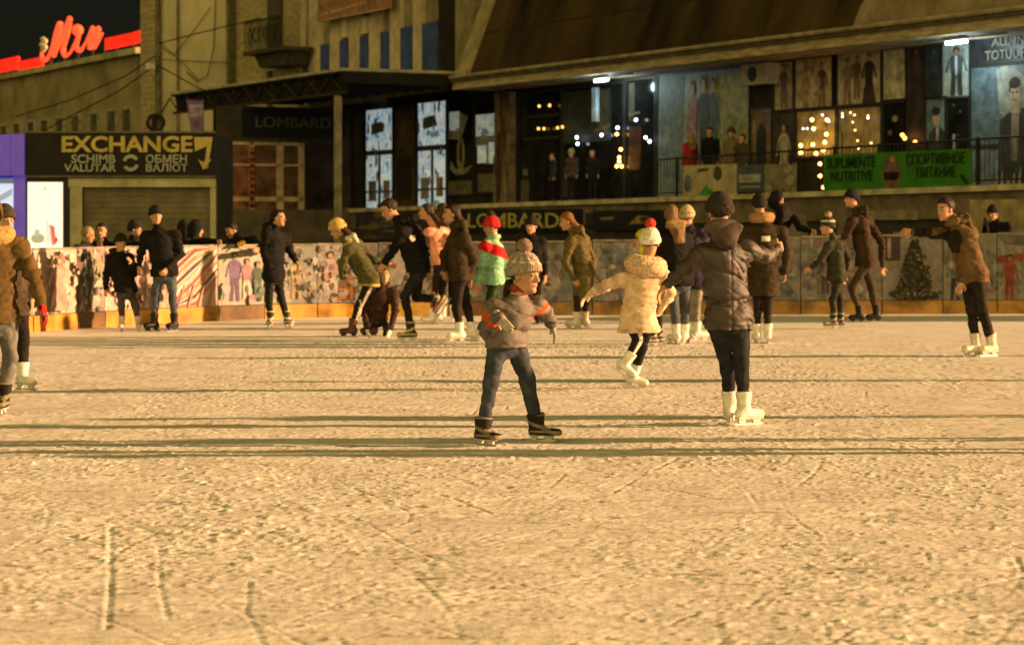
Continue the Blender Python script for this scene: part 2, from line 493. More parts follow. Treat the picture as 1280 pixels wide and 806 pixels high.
        r = r+cf*(.015 if near else .011)*k*crease(tl*sl, sd0+22, 15., 3.)+cf*.009*k*crease(tl*sl, sd0+23, 30., 2.6)+.004*k*crease(p*V3(.8, .8, 1.4), sd0+26, 60., 2.)
        zw = (p-P)@up
        r = r+.011*k*np.exp(-((zw-.13*k)/(.012*k))**2)*(np.abs(np.sin(np.arctan2((p-P)@f, (p-P)@side)*7))*.5+.6)*(np.linalg.norm(p-P, axis=1) < .34*k)
        r = r+.006*k*np.exp(-((p[:, 2]-hz-.035*k)/(.007*k))**2)
        r = r+.005*k*np.exp(-(((p-P)@side)/(.006*k))**2)*(np.abs((p-N)@side) < .05*k)
        for S_, E_, W_ in arms:
            al = (W_-p)@unit(W_-E_)
            r = r+.007*k*np.exp(-((al-.045*k)/(.008*k))**2)*(np.linalg.norm(p-W_, axis=1) < .12*k)
        if quilt: r = r-.011*k*(np.abs(np.sin(p[:, 2]*quilt+.5*np.sin(p[:, 0]*7)+.3*wav(p, sd0+27, 9.)))**.5-.7)
        return r
    jp = np.array([N, P, Sa, Sb, Ea, Eb, Wa, Wb, hp, H])
    jm = [fab(jacket, shine)]; pf = None
    if jpaint:
        for c_ in jpaint[0]: jm.append(fab(c_))
        ctx = dict(Sa=Sa, Ea=Ea, Wa=Wa, Sb=Sb, Eb=Eb, Wb=Wb, N=N, P=P, f=f, side=side, up=up, k=k, hz=hz)
        pf = lambda C: jpaint[1](C, ctx)
    lo = jp.min(0)-.24*k*max(1, flare); hi = jp.max(0)+.2*k; hi[2] = min(hi[2], max(H[2]+.02, Sa[2]+.15, Sb[2]+.15, Wa[2]+.1, Wb[2]+.1, Ea[2]+.1, Eb[2]+.1)); lo[2] = min(hz-.05, Wa[2]-.12, Wb[2]-.12)
    shell_mesh('coat' if hem and hz < P[2]-.25*k else ('vest' if vest else 'jacket'), jac, lo, hi, h, jm, root, pf)
    if vest is not None:
        def slv(p):
            r = None
            for S_, E_, W_ in arms:
                a_ = sm(cap(p, S_, E_, .058*k, .05*k), cap(p, E_, W_, .05*k, .04*k), .02*k)
                r = a_ if r is None else np.minimum(r, a_)
            return r+.004*wav(p, sd0+7, 40.)
        ap = np.array([Sa, Sb, Ea, Eb, Wa, Wb])
        shell_mesh('sleeves', slv, ap.min(0)-.1, ap.max(0)+.1, h, [fab(vest)], root)
    if hood is not None and isinstance(hood, tuple):
        c = N-f*.105*k+up*.02*k
        def hd_(p):
            r = ecap(p, c+up*.055*k, c-up*.085*k-f*.02*k, (.155*k, .062*k), (.085*k, .035*k), side)
            r = sm(r, ecap(p, N+up*.045*k+side*.075*k-f*.03*k, N+up*.045*k-side*.075*k-f*.03*k, (.05*k, .05*k), (.05*k, .05*k), side), .03)
            q = p-c
            r = r+.012*k*crease(p*V3(.7, .7, 1.4), sd0+5, 24., 2.5)+.005*k*wav(p, sd0+6, 40.)
            return r
        shell_mesh('hood', hd_, c-.25*k, c+.25*k, h, [fab(hood)], root)
    if collar is not None:
        cc, big = collar
        c0 = N+(H-N)*(.22-.12*max(0, big-1))-f*.01
        def fur(p):
            q = p-c0; z = q@up; a = q@f; b = q@side
            rr = np.sqrt((a/1.0)**2+(b/1.15)**2)
            r = np.sqrt((rr-.085*k*big**.5)**2+((z+.0*k)/1.25)**2)-.048*k*big
            return r+.007*wav(p, sd0+6, 60.)+.005*wav(p, sd0+8, 150.)
        e = .3*k*big
        shell_mesh('fur_collar', fur, c0-e, c0+e, h*.75, [mat('fur', cc, .95, .3, 40., 1., 160.)], root)
    # ---- hair and headgear
    hvx = .0075 if near else .011
    if hair is None and hoodup is None: hair = (.045, .03, .02)
    if hair is not None:
        def hr(p):
            q = HL(p)
            r = elli(q, V3(-.018, 0, .036), (.112, .09, .1))
            cut = np.minimum(q[:, 0]-.012-.5*np.maximum(q[:, 2]-.03, 0)*1.2, .075-q[:, 2])
            r = smax(r, cut, .012)
            if hairstyle == 'short': r = smax(r, -.035-q[:, 2]-.2*q[:, 0]*0, .012)
            r = r*hk
            if hairstyle in ('long', 'pony'):
                a = H-hf*.055*hk+hu*.01; b = N-f*.12*k-up*(.0 if hairstyle == 'pony' else .02)*k; c = b-up*(.22 if hairstyle == 'pony' else .13)*k-f*.02*k
                w = .085*hk if hairstyle == 'long' else .04*hk
                r = sm(r, ecap(p, a, b, (w*.95, .06*hk), (w*1.1, .05*hk), side), .03)
                r = sm(r, ecap(p, b, c, (w*1.1, .05*hk), (w*(.6 if hairstyle == 'pony' else .95), .035*hk), side), .03)
            return r+.005*wav(p*V3(1, 1, .22), sd0+11, 100.)+.006*wav(p*V3(1, 1, .6), sd0+12, 34.)
        shell_mesh('hair', hr, np.minimum(H-.18*hk, N-.42*k if hairstyle != 'short' else H-.18*hk), np.maximum(H+.17*hk, N+.1), hvx, [mat('hair', hair, .6, .4, 30., .6, 120., stretch=(1, 1, .2))], root)
    if hat is not None:
        def bn(p):
            q = HL(p)
            r = elli(q, V3(-.014, 0, .046), (.118, .097, .118))
            r = smax(r, .020+.26*q[:, 0]-q[:, 2], .008)
            c_ = elli(q, V3(-.014, 0, .040), (.129, .107, .122))
            c_ = smax(smax(c_, .006+.26*q[:, 0]-q[:, 2], .006), q[:, 2]-.062-.26*q[:, 0], .006)
            r = sm(r, c_, .006)*hk
            return r+.0022*np.sin(np.arctan2(q[:, 1], q[:, 0]+.01)*46)*hk+.003*wav(p, sd0+13, 60.)
        hm = [mat('knit', hat, .9, .25, 30., .8, 130.)]; hp_ = None
        if hatpaint:
            for c_ in hatpaint[0]: hm.append(mat('knit', c_, .9, .25, 30., .8, 130.))
            hp_ = lambda C: hatpaint[1](HL(C))
        ho = shell_mesh('hat', bn, H-.16*hk, H+.2*hk, hvx*.8, hm, root, hp_)
        if pom is not None:
            pc = H+hu*.19*hk-hf*.018*hk
            shell_mesh('pompom', lambda p: np.linalg.norm(p-pc, axis=1)-.054*hk+.006*wav(p, sd0, 120.)+.004*wav(p, 3, 260.), pc-.08, pc+.08, .006 if near else .01, [mat('fur', pom, .95, .3, 60., 1., 200.)], ho)
    if hoodup is not None:
        def hu_(p):
            q = HL(p)
            r = elli(q, V3(-.025, 0, .02), (.135, .115, .145))
            r = smax(r, -elli(q, V3(.06, 0, -.012), (.10, .078, .102)), .012)
            r = sm(r, cap(q, V3(-.05, 0, -.08), ((N-H)@R)/hk, .09, .1), .04)
            return r*hk+.005*wav(p, sd0+14, 35.)
        shell_mesh('hood', hu_, H-.25*hk, H+.19*hk, hvx, [fab(hoodup)], root)
    # ---- skates or shoes
    for i, (A, K_, yw, fp) in enumerate(((Aa, Ka, yaw[0], fpitch[0]), (Ab, Kb, yaw[1], fpitch[1]))):
        cf, sf = cos(radians(fp)), sin(radians(fp))
        fd = V3(cos(radians(yw))*cf, sin(radians(yw))*cf, sf)
        sdv = V3(-sin(radians(yw)), cos(radians(yw)), 0); ud = np.cross(fd, sdv)
        ud = ud if (ud[2] > 0 or abs(fp) > 80) else -ud
        sh_up = unit(unit(K_-A)+ud*.6)
        top = A+sh_up*(.03 if shoes else .115)*k
        sl = -.09 if shoes else -.078
        fk = footk*1.08
        def bt(p):
            r = cap(p, A-ud*.02*k, top, .043*k*fk, .058*k*fk)
            r = smax(r, (p-top)@sh_up, .006)
            r = sm(r, ecap(p, A-fd*.035*k-ud*.05*k, A+fd*.135*k*fk-ud*.055*k, (.040*k*fk, .045*k), (.043*k*fk, .036*k), sdv), .03*k)
            r = smax(r, -((p-A)@ud)+sl*k, .004)
            q = (p-A)@fd; z = (p-A)@ud
            lace = np.abs(np.sin(((p-A)@unit(ud*1.2-fd))*150/k))*.0025*k*(q > .02*k)
            return r+.0025*wav(p, sd0+15+i, 50.)-lace
        c = A+fd*.03*k+ud*.02*k
        bm = [mat('boot_leather', skates, .5, .2, 12., .25, 50.)]
        bp = None
        if sole is not None and not shoes:
            bm.append(mat('boot_trim', sole, .5, .15, 12., .2, 50.))
            bp = lambda C, A=A, fd=fd, ud=ud: ((np.abs(((C-A)@ud)-.02*k+.4*((C-A)@fd)) < .016*k) | (np.abs(((C-A)@ud)+.045*k) < .010*k) | (((C-A)@ud) > .1*k)).astype(int)
        bo = shell_mesh('shoe' if shoes else 'skate', bt, c-.24*k, c+.24*k, .0075 if near else .011, bm, root, bp)
        if not shoes:
            mb = MB(); o = A+ud*(-.078*k)+fd*.045*k
            def fr(a, b, c_): return o+fd*a*k+sdv*b*k+ud*c_*k
            mb.F = fr
            mb.box(-.115, .125, -.03, .03, -.012, .004, 1)
            mb.prism([(-.105, -.012), (-.03, -.012), (-.045, -.045), (-.095, -.045)], -.012, .012, 1)
            mb.prism([(.03, -.012), (.115, -.012), (.1, -.045), (.045, -.045)], -.012, .012, 1)
            mb.prism([(-.14, -.045), (.135, -.045), (.15, -.038), (.14, -.055), (.12, -.062), (-.13, -.062), (-.142, -.055)], -.004, .004, 0)
            me = bpy.data.meshes.new('blade'); me.from_pydata(mb.v, [], mb.f); me.polygons.foreach_set('material_index', mb.m)
            hc = (.55, .52, .48) if sole is not None or skates[0] > .3 else (.03, .03, .03)
            link_mesh('blade', me, [mat('steel', (.55, .55, .55), .3, .1, 8., 0, 1., 1.), mat('blade_holder', hc, .5, .1)], bo)
    return root
# ------------------------------------------------------------------ camera, sky, sun
cam = bpy.data.cameras.new('camera'); co = bpy.data.objects.new('camera', cam); COL.objects.link(co)
co.location = (0, 0, EYE); co.rotation_euler = (radians(90), 0, 0)
cam.sensor_width = 36; cam.lens = FOC/1280*36; cam.shift_y = -(403-HOR)/1280
cam.clip_start = .1; cam.clip_end = 3000
cam.dof.use_dof = True; cam.dof.focus_distance = 16.8; cam.dof.aperture_fstop = 3.7
SC.camera = co
SC.view_settings.view_transform = 'Standard'; SC.view_settings.look = 'None'; SC.view_settings.gamma = 1
SC.view_settings.use_curve_mapping = False
SC.view_settings.exposure = 1.6

SUN_EL, SUN_AZ = 11.5, 2.0      # floodlight height; it shines from the right along the rink, a touch from behind
sl_ = bpy.data.lights.new('sun', 'SUN'); so = bpy.data.objects.new('sun', sl_); COL.objects.link(so)
sl_.energy = 4.6; sl_.angle = radians(.8); sl_.color = (1.0, .555, .255)
import mathutils
dv = mathutils.Vector((-cos(radians(SUN_AZ))*cos(radians(SUN_EL)), -sin(radians(SUN_AZ))*cos(radians(SUN_EL)), -sin(radians(SUN_EL))))
so.rotation_euler = dv.to_track_quat('-Z', 'Y').to_euler(); so.location = (30, 20, 12)

w = bpy.data.worlds.new('World'); SC.world = w; w.use_nodes = True
nt = w.node_tree; N_ = nt.nodes; K_ = nt.links
bg = N_['Background']; outw = N_['World Output']
sky = N_.new('ShaderNodeTexSky'); sky.sky_type = 'NISHITA'; sky.sun_disc = False
sky.sun_elevation = radians(SUN_EL); sky.sun_rotation = radians(90-SUN_AZ)
K_.new(sky.outputs['Color'], bg.inputs['Color']); bg.inputs['Strength'].default_value = .0006
# warm fill glow added to the sky behind the camera, standing for a lit square
tcw = N_.new('ShaderNodeTexCoord')
dot = N_.new('ShaderNodeVectorMath'); dot.operation = 'DOT_PRODUCT'
gb = mathutils.Vector((-.25, -.95, .2)).normalized(); dot.inputs[1].default_value = gb
K_.new(tcw.outputs['Generated'], dot.inputs[0])
mr = N_.new('ShaderNodeMapRange'); mr.interpolation_type = 'SMOOTHSTEP'
mr.inputs['From Min'].default_value = .25; mr.inputs['From Max'].default_value = 1.0
mr.inputs['To Min'].default_value = 0.0015; mr.inputs['To Max'].default_value = .47
K_.new(dot.outputs['Value'], mr.inputs['Value'])
bg2 = N_.new('ShaderNodeBackground'); bg2.inputs['Color'].default_value = (1.0, .75, .235, 1)
K_.new(mr.outputs['Result'], bg2.inputs['Strength'])
ad = N_.new('ShaderNodeAddShader'); K_.new(bg.outputs[0], ad.inputs[0]); K_.new(bg2.outputs[0], ad.inputs[1]); K_.new(ad.outputs[0], outw.inputs['Surface'])

# ------------------------------------------------------------------ rink boundary and ice
FENCE = [(15, 40.35), (11, 40.35), (7, 40.15), (3, 39.75), (-1, 39.3), (-2.6, 38.95), (-3.7, 38.3), (-4.6, 37.4), (-5.5, 36.1), (-6.4, 34.3), (-7.1, 32.4), (-7.6, 30.2), (-7.9, 27.5), (-8.0, 24)]
FP = np.array(FENCE); FS = np.concatenate([[0], np.cumsum(np.linalg.norm(np.diff(FP, axis=0), axis=1))])
def fence_at(s):
    s = min(max(s, 0), FS[-1]); return np.array([np.interp(s, FS, FP[:, 0]), np.interp(s, FS, FP[:, 1])])
def fence_px(px):
    """arc length where the fence crosses the sight line of photo column px"""
    ss = np.linspace(0, FS[-1], 4000); xy = np.stack([np.interp(ss, FS, FP[:, 0]), np.interp(ss, FS, FP[:, 1])], 1)
    return ss[np.argmin(np.abs(xy[:, 0]/xy[:, 1]-(px-640)/FOC))]

def vnoise(x, y, seed):
    r = np.random.default_rng(seed); T = r.random((256, 256))
    xi = np.floor(x).astype(int); yi = np.floor(y).astype(int); fx = x-xi; fy = y-yi
    fx = fx*fx*(3-2*fx); fy = fy*fy*(3-2*fy)
    g = lambda a, b: T[a % 256, b % 256]
    return (g(xi, yi)*(1-fx)+g(xi+1, yi)*fx)*(1-fy)+(g(xi, yi+1)*(1-fx)+g(xi+1, yi+1)*fx)*fy-.5

def build_ice():
    ys = [7.0]
    while ys[-1] < 41.5: ys.append(ys[-1]+(.0014 if ys[-1] < 22 else .0022)*ys[-1])
    ys = np.concatenate([np.linspace(-6, 6.9, 30), np.array(ys)])
    xs = np.concatenate([np.arange(-16, -5.2, .09), np.arange(-5.2, -3.2, .022), np.arange(-3.2, 3.2, .0125), np.arange(3.2, 5.2, .022), np.arange(5.2, 16.01, .09)])
    X, Yg = np.meshgrid(xs, ys)
    Z = np.zeros_like(X)
    Z += .008*vnoise(X*.5, Yg*.5, 1)
    Z += .005*vnoise(X*2.3+3, Yg*2.1, 2)*(.4+1.6*np.clip(vnoise(X*.35, Yg*.3, 9)+.5, 0, 1))
    a = .35
    patch = np.clip(.75+.9*vnoise(X*.7+5, Yg*.45, 40), .4, 1.2)
    for i, (fx, fy, amp) in enumerate(((3.5, 7, .0026), (7, 13, .0024), (14, 26, .0018), (40, 46, .0016), (62, 62, .0014))):
        u = X*cos(a*i*.6)+Yg*sin(a*i*.6); v = -X*sin(a*i*.6)+Yg*cos(a*i*.6)
        Z += amp*vnoise(u*fx, v*fy, 20+i)*(.4+patch)
    # crumbs and torn ridges of snow that throw long thin shadows
    ss_ = lambda n, e0, e1: (lambda t: t*t*(3-2*t))(np.clip((n-e0)/(e1-e0), 0, 1))
    for q, (fx, fy, e0, h_) in enumerate(((22, 34, .37, .0090), (36, 46, .37, .0080), (15, 24, .42, .009), (8, 26, .42, .007))):
        an_ = -.25+.2*q; u = X*cos(an_)+Yg*sin(an_); v = -X*sin(an_)+Yg*cos(an_)
        Z += h_*ss_(vnoise(u*fx+7*q, v*fy, 60+q), e0-.03*patch, e0+.10)*np.clip(patch, .2, 1.1)
    for q, (fx, fy) in enumerate(((2.4, 15), (3.3, 22), (1.8, 30))):
        an_ = (-.30, -.12, .22)[q]; u = X*cos(an_)+Yg*sin(an_); v = -X*sin(an_)+Yg*cos(an_)
        n = vnoise(u*fx+11*q, v*fy, 80+q); Z -= .007*np.clip(1-np.abs(n)*8, 0, 1)**2*ss_(vnoise(u*1.3, v*2.1, 90+q), -.05, .25)
    # blade scratches: shallow grooves with a raised lip
    r = np.random.default_rng(5)
    scr = [((-2.01, 12.0), (-1.74, 10.4), .009, .006), ((-1.74, 10.4), (-1.52, 9.0), .009, .006), ((-1.66, 11.3), (-1.50, 10.2), .008, .004), ((-1.50, 10.2), (-1.32, 9.2), .008, .004)]
    for _ in range(1500):
        y = 7.5+r.random()**1.5*24; x = (r.random()*2-1)*4.6; an = r.normal()*.75+(pi/2 if r.random() < .15 else 0); ln = .3+r.random()**2*2.6
        cur = r.normal()*.5; p = np.array([x, y])
        for q in range(3):
            p2 = p+np.array([cos(an), sin(an)])*ln/3; scr.append((tuple(p), tuple(p2), .007+.007*r.random()**2, .0012+.0032*r.random()**1.6)); p = p2; an += cur*.3
    for (x0, y0), (x1, y1), wd, dp in scr:
        m = .07
        i0, i1 = np.searchsorted(xs, [min(x0, x1)-m, max(x0, x1)+m]); j0, j1 = np.searchsorted(ys, [min(y0, y1)-m, max(y0, y1)+m])
        if i1-i0 < 2 or j1-j0 < 2: continue
        xx = X[j0:j1, i0:i1]; yy = Yg[j0:j1, i0:i1]
        dx, dy = x1-x0, y1-y0; t = np.clip(((xx-x0)*dx+(yy-y0)*dy)/(dx*dx+dy*dy+1e-9), 0, 1)
        d = np.hypot(xx-x0-t*dx, yy-y0-t*dy); sg = (xx-x0)*dy-(yy-y0)*dx
        Z[j0:j1, i0:i1] += -dp*np.exp(-(d/wd)**2)+.45*dp*np.exp(-((d-1.7*wd)/(.9*wd))**2)*(sg > 0)
    fade = np.clip((40-Yg)/12, .25, 1)
    Z = Z*fade
    V = np.stack([X, Yg, Z], -1).reshape(-1, 3)
    ny, nx = X.shape
    I = np.arange(ny*nx).reshape(ny, nx)
    Q = np.stack([I[:-1, :-1], I[:-1, 1:], I[1:, 1:], I[1:, :-1]], -1).reshape(-1, 4)
    C = V[Q[:, 0]]
    yf = np.interp(C[:, 0], FP[::-1, 0], FP[::-1, 1])
    keep = (C[:, 1] < yf+.12) & (C[:, 0] > -7.95)
    Q = Q[keep]
    me = np_mesh('ice', V, Q)
    m = bpy.data.materials.new('scratched_ice'); m.use_nodes = True
    nt = m.node_tree; N = nt.nodes; Lk = nt.links; b = N['Principled BSDF']
    b.inputs['Roughness'].default_value = .62; b.inputs['Specular IOR Level'].default_value = .3
    tc = N.new('ShaderNodeTexCoord')
    nz = N.new('ShaderNodeTexNoise'); nz.inputs['Scale'].default_value = 1.6; nz.inputs['Detail'].default_value = 6
    Lk.new(tc.outputs['Object'], nz.inputs['Vector'])
    cr = N.new('ShaderNodeValToRGB'); cr.color_ramp.elements[0].position = .3; cr.color_ramp.elements[1].position = .7
    cr.color_ramp.elements[0].color = (.66, .65, .62, 1); cr.color_ramp.elements[1].color = (.83, .82, .80, 1)
    Lk.new(nz.outputs['Fac'], cr.inputs['Fac'])
    # scraped streaks where the bare, darker ice shows through the snow dust
    prev = cr.outputs['Color']
    for rot, sc_, lo_, col_ in ((.16, (2.2, 17, 1), .585, (.27, .24, .19, 1)), (-.22, (3.4, 26, 1), .595, (.29, .26, .21, 1)), (.02, (6.5, 48, 1), .60, (.40, .37, .32, 1)), (1.1, (2.5, 30, 1), .66, (.46, .43, .38, 1))):
        mp = N.new('ShaderNodeMapping'); mp.inputs['Rotation'].default_value = (0, 0, rot); mp.inputs['Scale'].default_value = sc_
        Lk.new(tc.outputs['Object'], mp.inputs['Vector'])
        sn = N.new('ShaderNodeTexNoise'); sn.inputs['Scale'].default_value = 1.; sn.inputs['Detail'].default_value = 3.; sn.inputs['Roughness'].default_value = .65
        Lk.new(mp.outputs['Vector'], sn.inputs['Vector'])
        mrg = N.new('ShaderNodeMapRange'); mrg.inputs['From Min'].default_value = lo_; mrg.inputs['From Max'].default_value = lo_+.09; mrg.inputs['To Max'].default_value = .85
        Lk.new(sn.outputs['Fac'], mrg.inputs['Value'])
        mx = N.new('ShaderNodeMix'); mx.data_type = 'RGBA'; mx.inputs['B'].default_value = col_
        for s_i in mx.inputs:
            if s_i.type == 'RGBA' and s_i.name == 'B': s_i.default_value = col_
        Lk.new(mrg.outputs['Result'], mx.inputs[0]); Lk.new(prev, [s for s in mx.inputs if s.type == 'RGBA' and s.name == 'A'][0])
        prev = [s for s in mx.outputs if s.type == 'RGBA'][0]
    Lk.new(prev, b.inputs['Base Color'])
    n2 = N.new('ShaderNodeTexNoise'); n2.inputs['Scale'].default_value = 60; n2.inputs['Detail'].default_value = 4
    Lk.new(tc.outputs['Object'], n2.inputs['Vector'])
    bp = N.new('ShaderNodeBump'); bp.inputs['Strength'].default_value = .2; bp.inputs['Distance'].default_value = .012
    Lk.new(n2.outputs['Fac'], bp.inputs['Height']); Lk.new(bp.outputs['Normal'], b.inputs['Normal'])
    o = link_mesh('ice', me, m, None, True); tag(o, kind='structure')
    o['label'] = 'scratched snowy ice of the skating rink'
build_ice()

mb = MB(); mb.face([(-400, -400, -.05), (400, -400, -.05), (400, 900, -.05), (-400, 900, -.05)])
tag(mb.build('pavement', mat('asphalt', (.05, .05, .05), .9, .3, 2., .3, 30.)), 'dark pavement of the square behind the rink fence', kind='structure')

# ------------------------------------------------------------------ rink fence: printed boards over a yellow kick plate
fence = empty('rink_fence', (0, 39, 0), 'low curved rink fence of printed boards over a worn yellow kick plate', 'fence')
PINKS = [(.62, .42, .36), (.5, .3, .25), (.68, .55, .48), (.35, .2, .16), (.7, .6, .52)]
DIMS = [(.30, .30, .26), (.40, .38, .33), (.22, .2, .2), (.5, .44, .40), (.25, .3, .32), (.36, .25, .22)]
PK2 = PINKS+[(.52, .34, .30), (.30, .24, .20), (.58, .48, .44), (.16, .09, .07), (.5, .26, .16), (.42, .40, .38), (.66, .5, .46)]
DM2 = DIMS+[(.3, .3, .29), (.13, .12, .11), (.36, .36, .33), (.18, .2, .24), (.42, .40, .38), (.28, .22, .2)]
def fence_panel(p0, p1, base, shapes, top=None, kick=(.50, .27, .05)):
    shapes = [(tuple(x*.7 for x in c_), P_) for c_, P_ in shapes]
    s0, s1 = fence_px(p0), fence_px(p1)
    n = max(1, int(abs(s1-s0)/.35)); ss = np.linspace(s0, s1, n+1)
    pxm = (p0+p1)/2
    if top is None: top = np.interp(pxm, [50, 400, 700, 1280], [1.14, 1.16, 1.2, 1.33])
    def F(a, b, c):
        q = a*n; i = min(int(q), n-1); g = q-i
        A, B = fence_at(ss[i]), fence_at(ss[i+1]); d = B-A; nn = np.array([d[1], -d[0]])/np.linalg.norm(d)
        if nn[1] > 0: nn = -nn
        p = A+(B-A)*g-nn*b
        return (p[0], p[1], c)
    rr = random.Random(int(p0)+900)
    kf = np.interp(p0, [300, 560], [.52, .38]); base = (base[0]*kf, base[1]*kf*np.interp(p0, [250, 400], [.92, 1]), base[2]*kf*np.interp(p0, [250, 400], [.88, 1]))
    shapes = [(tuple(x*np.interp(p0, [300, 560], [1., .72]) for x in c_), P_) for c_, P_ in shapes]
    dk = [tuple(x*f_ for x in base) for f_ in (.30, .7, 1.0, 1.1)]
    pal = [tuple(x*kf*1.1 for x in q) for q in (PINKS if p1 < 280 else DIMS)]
    inks = [dk[0], rr.choice(pal), dk[2], rr.choice(pal), dk[3], rr.choice(pal), dk[1]]
    mats = [print_mat(inks, 2.6+1.5*rr.random(), p0 % 17)]
    m = MB(F)
    for i in range(n):
        m.box(i/n, (i+1)/n, 0, .03, .235, top, 0)
    for i in range(n):   # ink clipped per segment is not needed: shapes are small against the bend
        pass
    k = 0
    for col, poly in shapes:
        k += 1; pm = plain(col)
        if pm not in mats: mats.append(pm)
        P = [(min(max(u, .004), .996), -.003-.0016*k, .24+(top-.245)*min(max(v, 0), 1)) for u, v in poly]
        m.face(P, mats.index(pm))
    m.build('banner_panel', mats, fence)
    mk = MB(F)
    for i in range(n): mk.box(i/n+.002, (i+1)/n-.002 if i == n-1 else (i+1)/n, -.02, .03, -.02, .225)
    mk.build('kick_board', mat('kick_plate', kick, .55, .35, 2.5, .2, 14.), fence)
    mt = MB(F)
    for i in range(n): mt.box(i/n, (i+1)/n, -.012, .045, top+.003, top+.032)
    mt.build('top_rail', mat('rail_plastic', (.24, .21, .17), .5, .3, 4.), fence)
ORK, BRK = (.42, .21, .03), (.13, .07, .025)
kidA = fig(.35, .06, .92, .15, (.16, .10, .26), (.10, .06, .15)); kidB = fig(.62, .1, .8, .13, (.5, .22, .3), (.6, .5, .48)); kidC = fig(.85, .05, .75, .12, (.06, .12, .09), (.05, .1, .08))
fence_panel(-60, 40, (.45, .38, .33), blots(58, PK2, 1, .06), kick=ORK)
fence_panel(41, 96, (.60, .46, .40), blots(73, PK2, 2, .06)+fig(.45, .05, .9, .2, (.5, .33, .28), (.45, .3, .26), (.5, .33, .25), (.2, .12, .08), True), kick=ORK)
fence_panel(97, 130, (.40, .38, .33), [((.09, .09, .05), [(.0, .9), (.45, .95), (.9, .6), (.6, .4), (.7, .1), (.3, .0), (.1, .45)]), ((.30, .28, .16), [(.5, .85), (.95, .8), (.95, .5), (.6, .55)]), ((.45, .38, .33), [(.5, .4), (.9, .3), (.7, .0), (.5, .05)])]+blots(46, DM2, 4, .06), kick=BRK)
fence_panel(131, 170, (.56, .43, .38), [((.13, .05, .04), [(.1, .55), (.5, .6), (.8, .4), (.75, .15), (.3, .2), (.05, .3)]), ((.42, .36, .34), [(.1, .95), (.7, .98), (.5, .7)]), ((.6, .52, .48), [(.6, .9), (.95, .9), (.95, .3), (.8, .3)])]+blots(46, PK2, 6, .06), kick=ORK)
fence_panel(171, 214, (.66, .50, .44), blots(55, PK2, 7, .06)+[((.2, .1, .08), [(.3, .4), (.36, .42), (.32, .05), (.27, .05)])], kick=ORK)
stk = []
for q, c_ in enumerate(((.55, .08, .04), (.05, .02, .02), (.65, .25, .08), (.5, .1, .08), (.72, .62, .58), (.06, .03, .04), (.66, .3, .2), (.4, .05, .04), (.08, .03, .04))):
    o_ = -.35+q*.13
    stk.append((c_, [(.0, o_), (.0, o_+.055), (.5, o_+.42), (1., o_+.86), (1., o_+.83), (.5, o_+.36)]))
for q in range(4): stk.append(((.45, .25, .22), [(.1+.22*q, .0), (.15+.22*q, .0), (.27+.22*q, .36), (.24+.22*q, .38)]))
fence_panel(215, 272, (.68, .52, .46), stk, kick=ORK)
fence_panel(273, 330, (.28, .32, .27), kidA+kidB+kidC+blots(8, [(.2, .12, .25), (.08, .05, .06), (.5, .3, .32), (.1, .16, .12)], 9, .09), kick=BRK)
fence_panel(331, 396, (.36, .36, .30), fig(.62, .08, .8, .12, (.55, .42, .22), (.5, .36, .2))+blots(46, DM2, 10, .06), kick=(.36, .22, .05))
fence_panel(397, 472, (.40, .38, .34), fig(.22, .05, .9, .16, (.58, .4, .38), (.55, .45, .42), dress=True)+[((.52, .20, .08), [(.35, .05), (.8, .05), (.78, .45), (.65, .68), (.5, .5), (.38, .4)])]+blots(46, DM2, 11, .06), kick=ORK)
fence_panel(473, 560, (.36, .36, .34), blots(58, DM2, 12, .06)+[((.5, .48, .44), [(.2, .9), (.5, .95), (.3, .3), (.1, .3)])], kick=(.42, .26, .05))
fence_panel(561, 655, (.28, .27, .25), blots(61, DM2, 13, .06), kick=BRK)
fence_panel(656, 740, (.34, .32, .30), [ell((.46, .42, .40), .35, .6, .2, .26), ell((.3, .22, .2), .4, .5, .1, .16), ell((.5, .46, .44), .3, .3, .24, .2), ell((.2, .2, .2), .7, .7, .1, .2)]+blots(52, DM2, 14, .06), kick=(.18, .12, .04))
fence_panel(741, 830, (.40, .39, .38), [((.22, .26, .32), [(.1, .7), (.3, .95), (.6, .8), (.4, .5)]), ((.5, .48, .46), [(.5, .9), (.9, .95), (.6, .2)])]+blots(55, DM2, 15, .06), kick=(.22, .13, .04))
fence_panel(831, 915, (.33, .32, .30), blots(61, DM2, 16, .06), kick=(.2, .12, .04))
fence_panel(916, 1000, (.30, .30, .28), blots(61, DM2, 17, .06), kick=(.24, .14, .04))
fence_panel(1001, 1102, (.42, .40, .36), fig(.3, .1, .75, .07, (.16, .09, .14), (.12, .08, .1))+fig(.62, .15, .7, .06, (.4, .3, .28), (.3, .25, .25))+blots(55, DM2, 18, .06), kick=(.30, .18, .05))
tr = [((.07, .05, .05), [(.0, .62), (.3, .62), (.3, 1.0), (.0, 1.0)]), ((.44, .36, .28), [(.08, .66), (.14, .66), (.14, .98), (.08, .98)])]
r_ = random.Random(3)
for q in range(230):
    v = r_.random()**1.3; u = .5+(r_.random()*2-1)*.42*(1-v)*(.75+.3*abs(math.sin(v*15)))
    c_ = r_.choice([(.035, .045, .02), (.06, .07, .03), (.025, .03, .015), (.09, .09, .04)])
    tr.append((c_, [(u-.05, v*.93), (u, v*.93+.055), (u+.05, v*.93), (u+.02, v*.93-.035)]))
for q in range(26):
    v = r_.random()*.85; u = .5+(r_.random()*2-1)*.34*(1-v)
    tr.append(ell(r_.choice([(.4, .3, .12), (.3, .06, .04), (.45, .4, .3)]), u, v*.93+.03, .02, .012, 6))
fence_panel(1103, 1178, (.44, .42, .36), tr, kick=(.34, .20, .05))
